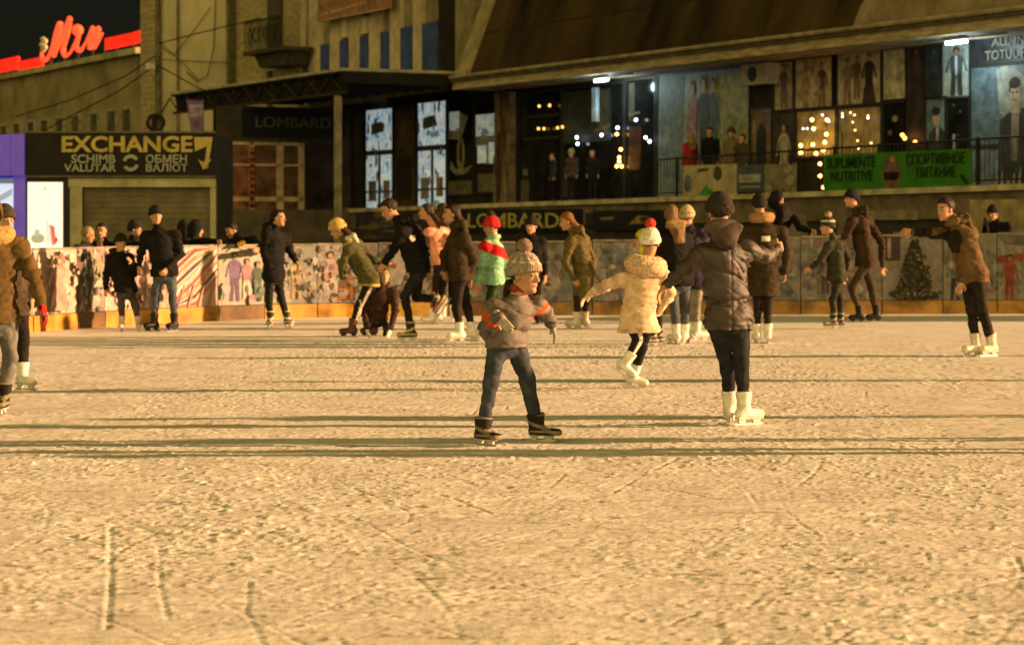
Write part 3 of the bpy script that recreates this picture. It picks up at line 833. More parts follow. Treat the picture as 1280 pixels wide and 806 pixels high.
fence_panel(1179, 1246, (.46, .44, .38), fig(.22, .0, .72, .12, (.16, .24, .26), (.06, .06, .08))+fig(.72, .0, .6, .1, (.42, .12, .1), (.4, .14, .12))+blots(46, DM2, 20, .06), kick=(.33, .19, .05))
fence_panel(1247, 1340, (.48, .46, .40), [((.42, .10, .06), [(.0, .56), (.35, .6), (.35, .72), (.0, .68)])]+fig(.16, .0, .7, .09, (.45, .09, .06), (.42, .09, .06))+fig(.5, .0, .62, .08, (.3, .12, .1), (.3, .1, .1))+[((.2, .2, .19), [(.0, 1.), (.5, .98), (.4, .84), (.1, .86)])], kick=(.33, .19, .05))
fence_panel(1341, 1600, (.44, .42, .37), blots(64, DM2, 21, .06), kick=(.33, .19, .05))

# ------------------------------------------------------------------ the long row of facades, in its own frame: t along it (leftwards, away), s into it, z up
A0 = np.array([9.39, 44.0]); D1 = np.array([-.461, .887]); NI = np.array([.887, .461])
def FL(t, s, z):
    p = A0+D1*t+NI*s; return (p[0], p[1], z)
def T(px, s=0.):
    u = (px-640)/FOC; o = A0+NI*s
    return (o[0]-u*o[1])/(u*D1[1]-D1[0])
def ZL(px, py, s=0.):
    t = T(px, s); y = (A0+D1*t+NI*s)[1]; return EYE+(HOR-py)*y/FOC
DARK = paint((.025, .022, .02)); OLIVE = (.36, .31, .20)
store = empty('storefront_building', FL(12, 1, 0), 'long dark glazed storefront with a raised terrace, many fashion posters and a steep brown roof', 'building')
m = MB(FL)
m.box(-1.2, 30.6, 1.1, 8, -.05, 5.25, 0)
m.build('wall', mat('dark_render', (.03, .025, .02), .8, .3, 1.2, .2, 8.), store)
# terrace (a little lower towards the far end)
m = MB(FL)
tz = lambda t: 2.13-.0095*t
for i in range(16):
    t0, t1 = -1.2+i*2.0, .8+i*2.0
    for a, b, c0, c1, q in ((-.16, 1.1, -.0, .11, 1), (-.06, 1.1, -.5, -.0, 0), (.0, 1.1, -2.2, -.5, 2)):
        P = [(t0, a), (t1, a), (t1, b), (t0, b)]
        lo_ = [m.pt(t, s_, tz(t)+c0-.002) for t, s_ in P]; hi_ = [m.pt(t, s_, tz(t)+c1-.002) for t, s_ in P]
        m.f += [lo_[::-1], hi_]+[[lo_[k], lo_[(k+1) % 4], hi_[(k+1) % 4], hi_[k]] for k in range(4)]; m.m += [q]*6
m.build('terrace', [mat('terrace_stone', (.16, .13, .085), .8, .3, 2.), mat('terrace_edge', (.50, .44, .30), .7, .3, 2.5, .2, 12.), mat('terrace_base', (.05, .045, .04), .85, .3, 1.5)], store)
# recesses and panels in the terrace face
for px0, px1, py0, py1, c_ in ((1085, 1150, 263, 275, (.26, .22, .15)), (1216, 1330, 249, 300, (.36, .29, .17)), (1120, 1135, 290, 330, (.4, .3, .2)), (985, 1010, 268, 300, (.24, .21, .15)), (1050, 1062, 270, 300, (.2, .17, .12)), (735, 800, 266, 283, (.03, .03, .035))):
    m = MB(FL); m.box(T(px1), T(px0), -.075, -.01, ZL((px0+px1)/2, py1), ZL((px0+px1)/2, py0)); m.build('terrace_panel', mat('terrace_panel', c_, .8, .25, 3.), store)
# eave fascia and roof
m = MB(FL)
m.box(-1.2, 23.3, -.28, 1.1, 5.10, 5.30, 0); m.box(-1.2, 23.3, -.36, 1.1, 5.303, 5.40, 1)
m.build('eave', [mat('eave_board', (.40, .33, .20), .8, .3, 2., .2, 10., stretch=(1, 1, 6)), mat('eave_trim', (.12, .095, .06), .7, .3, 3.)], store)
roofm = mat('roof_sheet', (.045, .030, .012), .8, .55, .55, .15, 6., stretch=(1, 1, .22))
m = MB(FL)
def roofpt(t, z, o=0.): return (t, -.1+(z-5.40)*.39-o, z)
nseg = 24
for i in range(nseg):
    t0, t1 = -1.2+24.5*i/nseg, -1.2+24.5*(i+1)/nseg
    m.face([roofpt(t0, 5.405), roofpt(t1, 5.405), roofpt(t1, 11.5), roofpt(t0, 11.5)])
m.face([(23.3, -.1, 5.405), (23.3, 8, 5.405), (23.3, 8, 11.5), (23.3, -.1+6.095*.39, 11.5)])
m.face([(-1.2, -.1, 5.405), (-1.2, 8, 5.405), (-1.2, 8, 11.5), (-1.2, -.1+6.095*.39, 11.5)])
m.face([(-1.2, 2.277, 11.5), (23.3, 2.277, 11.5), (23.3, 8, 11.5), (-1.2, 8, 11.5)])
for t in np.linspace(1, 21.5, 9):
    w_ = .05+.05*((t*7) % 1)
    P = [roofpt(t-w_, 5.41), roofpt(t+w_, 5.41), roofpt(t+w_, 11.4), roofpt(t-w_, 11.4)]
    Q_ = [(a, b-.05, c) for a, b, c in P]
    for k in range(4): m.face([P[k], P[(k+1) % 4], Q_[(k+1) % 4], Q_[k]])
    m.face(Q_)
m.build('roof', roofm, store)
m = MB(FL)
P = [roofpt(22.7, 5.41), roofpt(23.3, 5.41), roofpt(23.3, 11.4), roofpt(22.7, 11.4)]; Q_ = [(a, b-.12, c) for a, b, c in P]
for k in range(4): m.face([P[k], P[(k+1) % 4], Q_[(k+1) % 4], Q_[k]])
m.face(Q_)
m.build('roof_edge', mat('pale_plaster', (.30, .25, .14), .85, .25, 2.), store)
m = MB(FL)
for z in (6.6, 7.9, 9.2):
    P = [roofpt(-1.2, z, .012), roofpt(22.6, z, .012), roofpt(22.6, z+.035, .012), roofpt(-1.2, z+.035, .012)]; Q_ = [(q[0], q[1]+.05, q[2]) for q in P]
    m.face(P)
    for k in range(4): m.face([P[k], P[(k+1) % 4], Q_[(k+1) % 4], Q_[k]])
m.build('roof_joint', mat('roof_joint', (.03, .02, .01), .8, .3), store)
m = MB(FL); m.tube([(-1.2, -.40, 5.42), (23.2, -.40, 5.42)], .05, 8); m.build('gutter', mat('gutter', (.30, .26, .17), .5, .3, 3.), store)
# pale gable block standing on the right end of the roof
m = MB(FL)
ta, tb_ = T(1290), T(1075)
m.prism([(ta-1, 5.41), (tb_, 5.41), (tb_-.35, 5.9), (tb_-.9, 6.3), (tb_-1.0, 11), (ta-1, 11)], -.22, 1.2)
m.build('roof_gable', mat('pale_plaster', (.26, .21, .13), .85, .3, 1.5), store)

S0 = 1.08
def plate(name, px0, px1, py0, py1, base, shapes=(), s=S0, parent=store, emit=0., frame=None, gloss=.45, thick=.03, tint=None):
    pm = (px0+px1)/2; t1, t0 = T(px0, s), T(px1, s); z0, z1 = ZL(pm, py1, s), ZL(pm, py0, s)
    F2 = lambda a, b, c: FL(t1+(t0-t1)*a, s+b, z0+(z1-z0)*c)
    mats = [mat('poster_paper', base, gloss, .42, 3.2, detail=8) if not emit else lit_mat('lit_window', [(.16, .22, .26), (.62, .84, 1.), (.42, .56, .64), (.8, .98, 1.), (.7, .66, .56), (.55, .78, .9), (.2, .22, .22)], emit, 1.3, (1, 1, 1.5))]
    mm = MB(F2); mm.box(0, 1, -thick, -.002, 0, 1, 0)
    printed(mm, mats, 0, 1, 0, 1, -thick, list(shapes))
    o = mm.build(name, mats, parent)
    if frame is not None:
        fw, fc = frame; du, dv_ = fw/abs(t1-t0), fw/abs(z1-z0); mf = MB(F2)
        for a0, a1, c0, c1 in ((-du, 1+du, 1, 1+dv_), (-du, 1+du, -dv_, 0), (-du, 0, 0, 1), (1, 1+du, 0, 1)):
            mf.box(a0, a1, -thick-.03, -.004, c0, c1)
        mf.build('frame', paint(fc), o)
    return o
SK = (.40, .27, .18); HR = (.03, .02, .015); FR = (.05, (.03, .027, .025))
GLASS = (.012, .012, .011)
# far right: large portrait poster of a man in a suit, dark header with lettering above
suit = [((.10, .14, .16), [(0, .3), (.5, .35), (.45, 1), (0, 1)]), ((.26, .27, .24), [(.45, .6), (1, .55), (1, .8), (.6, 1), (.4, .95)]), ((.03, .03, .03), [(.0, .33), (.6, .31), (.6, .36), (0, .36)]),
        ((.045, .045, .04), [(.42, .0), (1., .0), (1., .62), (.86, .64), (.66, .63), (.46, .55)]), ((.22, .2, .16), [(.64, .22), (.74, .22), (.76, .62), (.64, .62)]), ((.33, .26, .18), [(.62, .6), (.78, .6), (.76, .7), (.64, .7)]),
        ell((.40, .31, .22), .69, .75, .085, .105), ell((.05, .04, .03), .69, .84, .09, .05), ((.05, .04, .03), [(.6, .78), (.62, .86), (.64, .84), (.63, .76)]), ((.25, .13, .1), [(.66, .70), (.73, .70), (.72, .71), (.67, .71)]),
        ell((.06, .05, .04), .665, .765, .018, .01, 8), ell((.06, .05, .04), .725, .765, .018, .01, 8), ((.3, .27, .2), [(.85, .47), (.9, .46), (.88, .52)])]
suit += [((.24, .22, .17), [(.03+.09*i, .0), (.08+.09*i, .0), (.085+.09*i, .07+.05*((i*37) % 3)), (.04+.09*i, .09+.03*(i % 2))]) for i in range(9)]
plate('poster', 1216, 1296, 80, 236, (.17, .21, .23), suit, frame=FR)
hd = plate('shop_sign', 1216, 1310, 42, 78, (.022, .022, .026), frame=FR)
m = MB(FL); zc = ZL(1260, 60, S0)
t1 = T(1246, S0); t0 = T(1290, S0)
m2 = MB(lambda a, b, c: FL(-a, b, c))
add_text(m2, 'ALL IN', -T(1242, S0), -T(1284, S0), ZL(1260, 57, S0), ZL(1260, 47, S0), S0-.035, m=0)
m2.build('lettering', paint((.14, .125, .09)), hd); m2 = MB(lambda a, b, c: FL(-a, b, c))
add_text(m2, 'TOTUL PE', -T(1234, S0), -T(1292, S0), ZL(1260, 74, S0), ZL(1260, 62, S0), S0-.035, m=0)
m2.build('lettering', paint((.14, .125, .09)), hd)
plate('poster', 1182, 1213, 56, 120, (.42, .50, .46), fig(.5, .0, .95, .34, (.10, .14, .16), (.05, .06, .06), SK, HR)+[((.7, .75, .75), [(.46, .4), (.54, .4), (.55, .78), (.45, .78)])], frame=(.04, (.16, .2, .24)))
plate('poster', 1160, 1179, 58, 120, (.035, .05, .045), fig(.5, .0, .98, .34, (.04, .05, .05), (.03, .03, .03), (.16, .12, .08)), frame=FR)
plate('poster', 1160, 1184, 124, 186, (.13, .20, .20), [((.035, .04, .045), [(.1, 0), (1, 0), (1, .3), (.75, .42), (.4, .42), (.12, .3)]), ((.36, .34, .3), [(.5, .15), (.62, .15), (.64, .42), (.5, .42)]), ell((.38, .29, .18), .52, .6, .19, .17), ell((.03, .025, .02), .5, .75, .22, .09)], frame=FR)
plate('window', 1186, 1213, 124, 188, GLASS, [ell((.03, .16, .1), .3, .88, .06, .03), ell((.03, .16, .1), .6, .75, .06, .03), ell((.03, .13, .08), .5, .3, .05, .03), ((.34, .36, .33), [(.25, .0), (.37, .0), (.37, .32), (.25, .32)])], frame=FR, gloss=.1)  # green ovals paint reflections onto the dark glass
plate('poster', 1137, 1157, 58, 190, (.05, .038, .03), fig(.5, .6, .98, .3, (.08, .05, .04), (.05, .04, .03), (.2, .13, .09)), frame=FR)
plate('poster', 1106, 1134, 62, 124, (.52, .46, .29), [ell((.6, .5, .3), .2, .12, .03, .05, 6), ell((.6, .5, .3), .7, .15, .03, .05, 6)], frame=FR)
plate('window', 1106, 1135, 129, 190, GLASS, [ell((.25, .22, .15), .5, .68, .12, .07), ell((.12, .09, .06), .3, .4, .1, .06)], frame=FR, gloss=.1)  # the two ovals are reflections painted on the pane
plate('poster', 1049, 1103, 66, 130, (.50, .44, .31), fig(.22, .0, .92, .13, (.3, .22, .15), (.28, .2, .13), SK, HR)+fig(.45, .1, .95, .1, (.12, .08, .06), (.2, .14, .1), SK, HR)+fig(.74, .0, .98, .13, (.05, .035, .03), (.06, .04, .03), SK, HR, True), frame=FR)
plate('poster', 996, 1042, 73, 136, (.50, .40, .26), fig(.72, .0, .9, .13, (.12, .08, .06), (.2, .14, .09), SK, HR)+blots(5, [(.3, .22, .14), (.42, .33, .22)], 31, .12)+fig(.3, .0, .8, .1, (.36, .27, .17), (.32, .24, .15), SK, HR), frame=FR)
plate('poster', 970, 993, 78, 137, (.44, .38, .26), fig(.5, .02, .95, .25, (.1, .08, .06), (.16, .12, .08), SK, HR), frame=FR)
plate('window', 1050, 1103, 135, 192, (.40, .31, .16), [((.05, .04, .03), [(.06, 0), (.1, 0), (.1, .5), (.06, .5)])], frame=FR, gloss=.3)
plate('window', 998, 1046, 137, 195, (.40, .31, .16), (), frame=FR, gloss=.3)
plate('poster', 968, 995, 141, 240, (.06, .05, .04), fig(.5, .05, .88, .27, (.38, .33, .24), (.42, .37, .27), SK, HR, True), frame=FR)
plate('poster', 940, 966, 136, 206, (.17, .125, .075), [((.035, .03, .025), [(.3, 0), (.75, 0), (.75, .6), (.52, .75), (.3, .6)]), ((.26, .2, .12), [(.1, .1), (.25, .1), (.25, .8), (.1, .8)])], frame=FR)
big = [((.10, .13, .13), [(0, 0), (.28, 0), (.3, 1), (0, 1)]), ((.20, .21, .15), [(.55, .2), (1, .15), (1, 1), (.6, 1)]), ell((.24, .25, .1), .78, .85, .15, .1), ell((.16, .18, .09), .85, .5, .13, .15), ((.11, .13, .13), [(0, 0), (1, 0), (1, .16), (0, .2)])]
big += fig(.40, .18, .94, .055, (.23, .13, .12), (.25, .14, .13), SK, HR, True)+fig(.52, .14, .97, .065, (.05, .06, .06), (.045, .05, .05), SK, HR)+fig(.63, .2, .95, .055, (.06, .09, .12), (.06, .09, .12), SK, HR, True)
big = [(tuple(x*1.5 for x in q_), P_) for q_, P_ in big]
plate('poster', 824, 938, 90, 250, (.26, .31, .29), big, frame=FR)
plate('window', 784, 820, 100, 250, GLASS, [((.05, .018, .012), [(.1, .25), (.5, .25), (.55, .6), (.1, .62)]), ((.05, .045, .03), [(.1, .66), (.3, .66), (.3, .98), (.1, .98)]), ((.10, .085, .05), [(.1, .7), (.5, .72), (.5, .74), (.1, .73)])], frame=FR, gloss=.1)
plate('window', 706, 781, 108, 252, GLASS, [((.040, .052, .042), [(.0, .52), (.8, .52), (.8, .97), (.0, .97)]), ((.10, .09, .055), [(.56, .58), (.76, .58), (.76, .95), (.56, .95)]), ((.2, .13, .05), [(.52, .60), (.78, .64), (.78, .67), (.52, .62)]), ((.07, .05, .04), [(.0, .04), (.2, .04), (.2, .3), (.0, .3)])], frame=FR, gloss=.1)
plate('window', 650, 703, 116, 255, GLASS, [((.05, .035, .02), [(.1, .58), (.95, .58), (.95, .6), (.1, .6)]), ((.05, .035, .02), [(.1, .78), (.95, .78), (.95, .8), (.1, .8)]), ((.085, .08, .06), [(.05, .0), (.25, .0), (.25, .22), (.05, .22)]), ((.14, .13, .1), [(.1, .26), (.22, .26), (.22, .32), (.1, .32)])], frame=FR, gloss=.1)
plate('pillar', 627, 645, 116, 258, (.17, .13, .075), blots(22, [(.09, .07, .045), (.24, .18, .1), (.06, .04, .03), (.2, .14, .09)], 41, .2), thick=.22, s=.98)
plate('window', 596, 624, 126, 240, GLASS, [((.26, .27, .24), [(.0, .5), (.95, .48), (.9, .75), (.3, .78), (.0, .7)]), ((.14, .13, .1), [(.1, .0), (.9, .0), (.9, .2), (.1, .2)]), ((.3, .32, .3), [(.5, .3), (.95, .3), (.95, .52), (.5, .5)])], frame=FR, gloss=.15)
plate('window', 562, 593, 130, 243, GLASS, [((.24, .24, .18), [(.05, .28), (.3, .22), (.7, .22), (.98, .32), (.7, .29), (.3, .28), (.1, .38)]), ell((.3, .27, .16), .5, .44, .16, .2), ell((.02, .02, .02), .5, .46, .06, .13), ((.3, .3, .26), [(.0, .62), (.5, .6), (.8, .85), (.4, .92), (.05, .8)]), ((.13, .12, .08), [(.0, .0), (.95, .0), (.95, .15), (.0, .15)])], frame=FR, gloss=.15)
BW = (.62, .84, 1.0)
shp = [((.06, .07, .08), [(.0, .55), (1, .55), (1, .6), (0, .6)]), ((.05, .06, .07), [(.46, 0), (.56, 0), (.56, .55), (.46, .55)]), ((.25, .2, .18), [(.2, .75), (.7, .78), (.6, .88), (.2, .86)]), ((.3, .3, .3), [(.1, .1), (.4, .1), (.4, .3), (.1, .3)]), ((.35, .22, .16), [(.66, .12), (.9, .12), (.9, .3), (.66, .3)]), ((.1, .11, .12), [(0, .18), (1, .18), (1, .2), (0, .2)])]
plate('window', 524, 559, 128, 262, BW, shp+blots(30, [(.30, .34, .35), (.36, .32, .28), (.16, .2, .22), (.45, .5, .5)], 51, .045), emit=.125, frame=FR, tint=BW)
plate('window', 459, 492, 137, 264, BW, shp+blots(30, [(.30, .34, .35), (.36, .32, .28), (.16, .2, .22), (.45, .5, .5)], 52, .045), emit=.125, frame=FR, tint=BW)
plate('poster', 495, 521, 133, 262, (.075, .055, .03), [((.13, .08, .04), [(.05, .6), (.95, .6), (.95, .98), (.05, .98)]), ell((.22, .16, .08), .4, .8, .2, .08), ((.03, .025, .02), [(.1, .1), (.8, .1), (.8, .5), (.1, .5)])], frame=FR)
plate('poster', 441, 456, 142, 264, (.05, .04, .028), [((.1, .08, .05), [(.1, .6), (.8, .6), (.8, .95), (.1, .95)])], frame=FR)
for px0, px1, py0, py1 in ((563, 574, 140, 164), (596, 622, 143, 170), (612, 623, 178, 204), (598, 608, 182, 204)):
    plate('window', px0, px1, py0, py1, BW, (), s=S0-.05, emit=.055, tint=BW)
plate('post', 744, 749, 110, 152, (.35, .45, .55), s=.7, thick=.1)
# cold tube lamps under the eave
for px, py in ((752, 104), (1196, 52)):
    t = T(px, .2); z = 5.02
    m = MB(FL); m.box(t-.34, t+.34, .12, .26, z, z+.07); o = m.build('wall_lamp', paint((.5, .5, .5)), store)
    m = MB(FL); m.tube([(t-.31, .19, z-.035), (t+.31, .19, z-.035)], .03, 8); m.build('tube', glow('cold_tube', (.80, 1.0, .92), 9.), o)
    for u0, u1 in ((t-1.5, t-.36), (t+.36, t+1.2)):
        m = MB(FL); m.box(u0, u1, .15, .22, z+.02, z+.06); m.build('conduit', paint((.3, .3, .28)), o)
for px in (752, 1196):   # those lamps light what hangs below them
    t = T(px, .2); L_ = bpy.data.lights.new('tube_light', 'POINT'); L_.energy = 17; L_.color = (.72, .95, 1.); L_.shadow_soft_size = .12
    lo_ = bpy.data.objects.new('tube_light', L_); COL.objects.link(lo_); lo_.location = FL(t, .35, 4.86)
# air conditioner
ac = None
m = MB(FL); ta, tb_ = T(962, .8), T(930, .8); za, zb = ZL(946, 106, .8), ZL(946, 80, .8)
m.box(ta, tb_, .72, 1.05, za, zb)
ac = tag(m.build('air_conditioner', mat('appliance_paint', (.42, .38, .27), .6, .2, 4.)), 'boxy beige air conditioner mounted under the storefront eave', 'air conditioner')
m = MB(FL); tm_ = ta+(tb_-ta)*.55; zm = (za+zb)/2; m.tube([(tm_, .70, zm), (tm_, .74, zm)], .17, 16); m.build('fan_grille', DARK, ac)

# glowing balls on added cables, standing in for lights reflected in the panes
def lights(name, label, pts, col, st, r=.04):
    o = empty(name, FL(T(pts[0][0], .9), .9, ZL(*pts[0], .9)), label, 'light glints', 'glints of reflected lights on the storefront panes')
    gm = glow('glint_ball', col, st)
    for px, py in pts: m = MB(FL); m.ball((T(px, .9), .9, ZL(px, py, .9)), r, 0, 8, 5); m.build('glint_ball', gm, o)
    xs_ = sorted(set(round(px/9) for px, _ in pts)); mc = MB(FL)
    P = sorted(pts, key=lambda q: (round(q[0]/14), q[1]))
    mc.tube([(T(a, .92), .92, ZL(a, b, .92)) for a, b in P], .004, 5); mc.build('cable', DARK, o)
lights('pane_glints', 'golden reflections of lights over the beige pane left of the green banner', [(1015, 150), (1017, 161), (1034, 150), (1033, 168), (1016, 181), (1031, 178), (1020, 192), (1029, 188), (1001, 182), (1001, 191), (1025, 205), (1025, 220), (1029, 234)], (1., .55, .12), 4.)
lights('pane_glints', 'small orange reflections of lights over the beige pane above the green banner', [(1053, 142), (1063, 141), (1068, 144), (1085, 145), (1066, 153), (1069, 163), (1072, 176), (1089, 179), (1073, 186)], (1., .5, .15), 1.6, .022)
lights('pane_glints', 'pair of orange light reflections in the dark pane right above the green banner', [(1128, 169), (1131, 173), (1144, 178)], (1., .35, .06), 3.)
lights('pane_glints', 'orange light reflections in a column in the dark pane under the left tube lamp', [(771, 168), (776, 187), (774, 197), (774, 202), (771, 208), (777, 208)], (1., .5, .08), 5.)
lights('pane_glints', 'cold white light reflections glinting in the dark panes under the left tube lamp', [(721, 172), (722, 180), (752, 169), (795, 150), (807, 172), (812, 177), (772, 160)], (.75, .8, 1.), 3.)
lights('pane_glints', 'dim orange light reflections along the shelf in the leftmost dark shop window', [(673, 161), (680, 161), (697, 160), (703, 159), (674, 133), (687, 132)], (1., .5, .12), .8)
lights('pane_glints', 'cold light reflections in the pane nearest the blue poster and beige pane', [(1004, 161), (1009, 161), (1028, 144), (1036, 152), (1053, 146), (1085, 148)], (.85, .85, 1.), 1.6, .022)

# railing and things hung on it
rl = empty('terrace_railing', FL(8, 0, 2), 'thin dark metal railing along the edge of the storefront terrace', 'railing')
m = MB(FL)
t0, t1 = T(1290, -.05), T(822, -.05)
m.tube([(t0, -.05, tz(t0)+.98), (t1, -.05, tz(t1)+.98)], .022); m.tube([(t0, -.05, tz(t0)+.2), (t1, -.05, tz(t1)+.2)], .016)
m.build('hand_rail', DARK, rl)
for t in np.arange(t0, t1, 1.55):
    m = MB(FL); m.box(t-.025, t+.025, -.075, -.025, tz(t)+.105, tz(t)+1.02); m.build('post', DARK, rl)
m = MB(FL)
for t in np.arange(t0, t1, .135): m.tube([(t, -.05, tz(t)+.2), (t, -.05, tz(t)+.97)], .008, 5)
m.build('bars', DARK, rl)
def hung(name, label, cat, px0, px1, py0, py1, base, shapes, texts=(), s=-.09, extra_mat=None):
    t1, t0 = T(px0, s), T(px1, s); pm = (px0+px1)/2; z0, z1 = ZL(pm, py1, s), ZL(pm, py0, s)
    F2 = lambda a, b, c: FL(t1+(t0-t1)*a, s+b, z0+(z1-z0)*c)
    mats = [mat('banner_cloth', base, .6, .2, 2.5, .2, 6.)]; mm = MB(F2)
    mm.box(0, 1, -.012, .0, 0, 1); printed(mm, mats, 0, 1, 0, 1, -.012, shapes)
    o = mm.build(name, mats); tag(o, label, cat)
    if texts:
        for body, a0, a1, c0, c1 in texts: m2 = MB(F2); add_text(m2, body, a0, a1, c0, c1, -.03, .008, 0, .01); m2.build('lettering', extra_mat or paint((.02, .03, .015)), o)
    return o
hung('shop_banner', 'long green banner with dark lettering hung on the terrace railing', 'banner', 1030, 1214, 190, 240, (.045, .19, .022),
     [((.16, .10, .07), [(.435, .1), (.53, .1), (.55, .6), (.5, .95), (.45, .9), (.42, .5)]), ell((.3, .2, .13), .49, .82, .02, .08), ((.02, .015, .012), [(.44, .3), (.53, .3), (.54, .5), (.43, .5)]), ((.02, .03, .01), [(.93, .35), (.98, .12), (.99, .2), (.95, .4)])],
     [('SUPLIMENTE', .03, .38, .64, .92), ('NUTRITIVE', .06, .36, .30, .56), ('СПОРТИВНОЕ', .59, .97, .66, .94), ('ПИТАНИЕ', .66, .91, .34, .6)])
hung('advert_banner', 'pale banner with a green splash and dark oval hung on the terrace railing', 'banner', 854, 921, 206, 244, (.42, .36, .23),
     [((.06, .25, .03), [(.3, .0), (.45, .36), (.5, .2), (.62, .1), (.6, .0)]), ell((.07, .07, .05), .66, .7, .08, .24), ((.1, .08, .05), [(.28, .75), (.5, .82), (.5, .9), (.3, .88)]), ell((.12, .15, .2), .1, .4, .07, .3)])
hung('advert_banner', 'blue grey banner with a pale box hung beside the pale banner on the railing', 'banner', 922, 955, 206, 240, (.07, .09, .11), [((.35, .36, .34), [(.08, .35), (.9, .35), (.9, .65), (.08, .65)]), ((.25, .26, .25), [(.1, .15), (.9, .15), (.9, .22), (.1, .22)])])
hung('advert_banner', 'olive patterned banner hung on the railing before the white dress poster', 'banner', 956, 996, 205, 242, (.22, .20, .13), blots(10, [(.1, .1, .07), (.3, .27, .18), (.16, .16, .12)], 61, .15))
hung('pawnshop_sign', 'dark blue sign with yellow lettering on the terrace face behind the red capped skater', 'sign', 560, 728, 262, 289, (.018, .018, .03), [], [('LOMBARD', .17, .85, .15, .84)], s=-.1, extra_mat=paint((.40, .36, .08)))
hung('pawnshop_sign', 'dark sign with a yellow emblem on the terrace face above the olive coated skater', 'sign', 742, 834, 263, 288, (.02, .02, .026), [((.26, .2, .06), [(.5, .3), (.62, .75), (.75, .7), (.85, .5), (.7, .35)]), ell((.05, .04, .03), .7, .55, .06, .14), ((.2, .16, .06), [(.1, .5), (.3, .55), (.3, .7), (.1, .65)])], s=-.1)
hung('advert_banner', 'dark violet printed banner on the low wall left of the crouching group', 'banner', 445, 556, 262, 300, (.045, .04, .055), blots(14, [(.09, .08, .06), (.03, .03, .06), (.15, .13, .09)], 63, .11), s=-.1)

# ------------------------------------------------------------------ upper storey with ribs and blue panes, next along the row
rib = empty('ribbed_building', FL(31, 1, 5), 'upper storey with pale vertical ribs and blue panes above the canopy', 'building')
m = MB(FL); m.box(25.0, 37.2, 1.2, 9, 5.2, 13, 0); m.box(30.7, 37.2, 1.4, 9, -.05, 5.2, 1)
m.build('wall', [mat('olive_plaster', (.23, .20, .12), .85, .25, 1.5), mat('dark_render', (.05, .042, .035), .8, .25, 1.2)], rib)
edges = [(363, 379), (386, 401), (412, 425), (436, 450), (461, 476), (487, 501), (516, 528)]
for a, b in edges:
    m = MB(FL); m.box(T(b, 1.1), T(a, 1.1), 1.1, 1.25, 5.55, 13); m.build('rib', mat('pale_plaster', (.48, .40, .28), .85, .2, 2.), rib)
for i, (a, b) in enumerate(((379, 386), (401, 412), (425, 436), (450, 461), (476, 487), (501, 516), (528, 548))):
    s_ = 1.12; top = 61-(a-379)*.21
    m = MB(FL); m.box(T(b, s_)+.02, T(a, s_)-.02, s_-.03, s_+.02, 5.6, ZL(a, top, s_)); m.build('blue_pane', mat('blue_glass', (.05, .085, .26), .25, .3, 1.5), rib)
m = MB(FL); m.box(T(553, .8), T(548, .8), .8, 1.25, 5.55, 13); m.build('corner_pipe', DARK, rib)
for a, b, y0 in ((427, 433, 48), (452, 458, 43)):
    m = MB(FL); m.box(T(b, 1.1), T(a, 1.1), 1.08, 1.19, ZL(a, y0, 1.1), ZL(a, 22, 1.1)); m.build('pale_pane', mat('pale_glass', (.62, .56, .38), .4, .1), rib)
s_ = .8; F2 = lambda a, b, c: FL(T(400, s_)+(T(490, s_)-T(400, s_))*a, s_+b, c)
m = MB(F2); z0 = ZL(400, 28, .8)
m.box(0, 1, -.08, .0, z0, 9.2, 0)
mats = [mat('roof_sign_face', (.30, .16, .09), .6, .25, 3.)]
printed(m, mats, 0, 1, z0, 9.2, -.08, [((.5, .3, .2), [(.05, .12), (.7, .22), (.7, .26), (.05, .17)]), ((.45, .33, .24), [(.05, .0), (.95, .0), (.95, .03), (.05, .03)]), ((.42, .26, .18), [(.05, .4), (.9, .5), (.9, .54), (.05, .44)])])
tag(m.build('billboard', mats), 'pinkish billboard fixed across the pale ribs above the canopy', 'billboard')

# ------------------------------------------------------------------ canopy, its posts, and the doorway wall beneath it
can = empty('canopy', FL(30, -1.7, 0), 'large flat dark entrance canopy with a truss edge and two posts', 'canopy')
m = MB(FL)
m.box(23.3, 36.8, -3.47, 1.0, 5.46, 5.52, 0); m.box(23.3, 36.8, -3.5, 1.0, 5.523, 5.60, 1); m.box(23.28, 23.4, -3.52, .2, 5.2, 5.455, 2)
m.build('canopy_roof', [mat('dark_sheet', (.02, .018, .014), .6, .3, 2.), mat('canopy_edge', (.40, .37, .26), .6, .25, 3.), mat('dark_fascia', (.016, .013, .011), .7, .3, 2.)], can)
for i in range(14):
    t = 23.6+i*1.0
    m = MB(FL); m.box(t-.03, t+.03, -3.4, .9, 5.3, 5.455); m.build('rafter', mat('rafter_steel', (.05, .045, .03), .6, .3), can)
m = MB(FL)
m.box(23.4, 36.8, -3.42, -3.34, 4.92, 5.0)
for i in range(9):
    t = 23.6+i*1.6; m.tube([(t, -3.38, 5.0), (t+.8, -3.38, 5.45), (t+1.6, -3.38, 5.0)], .028, 6)
m.build('truss', mat('truss_steel', (.045, .038, .022), .6, .3), can)
m = MB(FL); m.box(23.42, 36.8, -3.31, -3.27, 4.93, 5.455); m.build('side_fascia', mat('dark_fascia', (.016, .013, .011), .7, .3, 2.), can)
def vpost(px, s, w_, c_, z1, name='post'):
    t = T(px, s); m = MB(FL); m.box(t-w_, t+w_, s-w_, s+w_, -.05, z1); m.box(t-w_*1.5, t+w_*1.5, s-w_*1.5, s+w_*1.5, -.04, .3); return m.build(name, mat('post_paint', c_, .6, .3, 3.), can)
vpost(270, -3.38, .07, (.02, .018, .015), 5.3)
t_ = 23.9; m = MB(FL); m.box(t_-.08, t_+.08, -3.45, -3.29, -.05, 4.9); m.build('post', mat('post_paint', (.28, .24, .15), .6, .3, 3.), can)
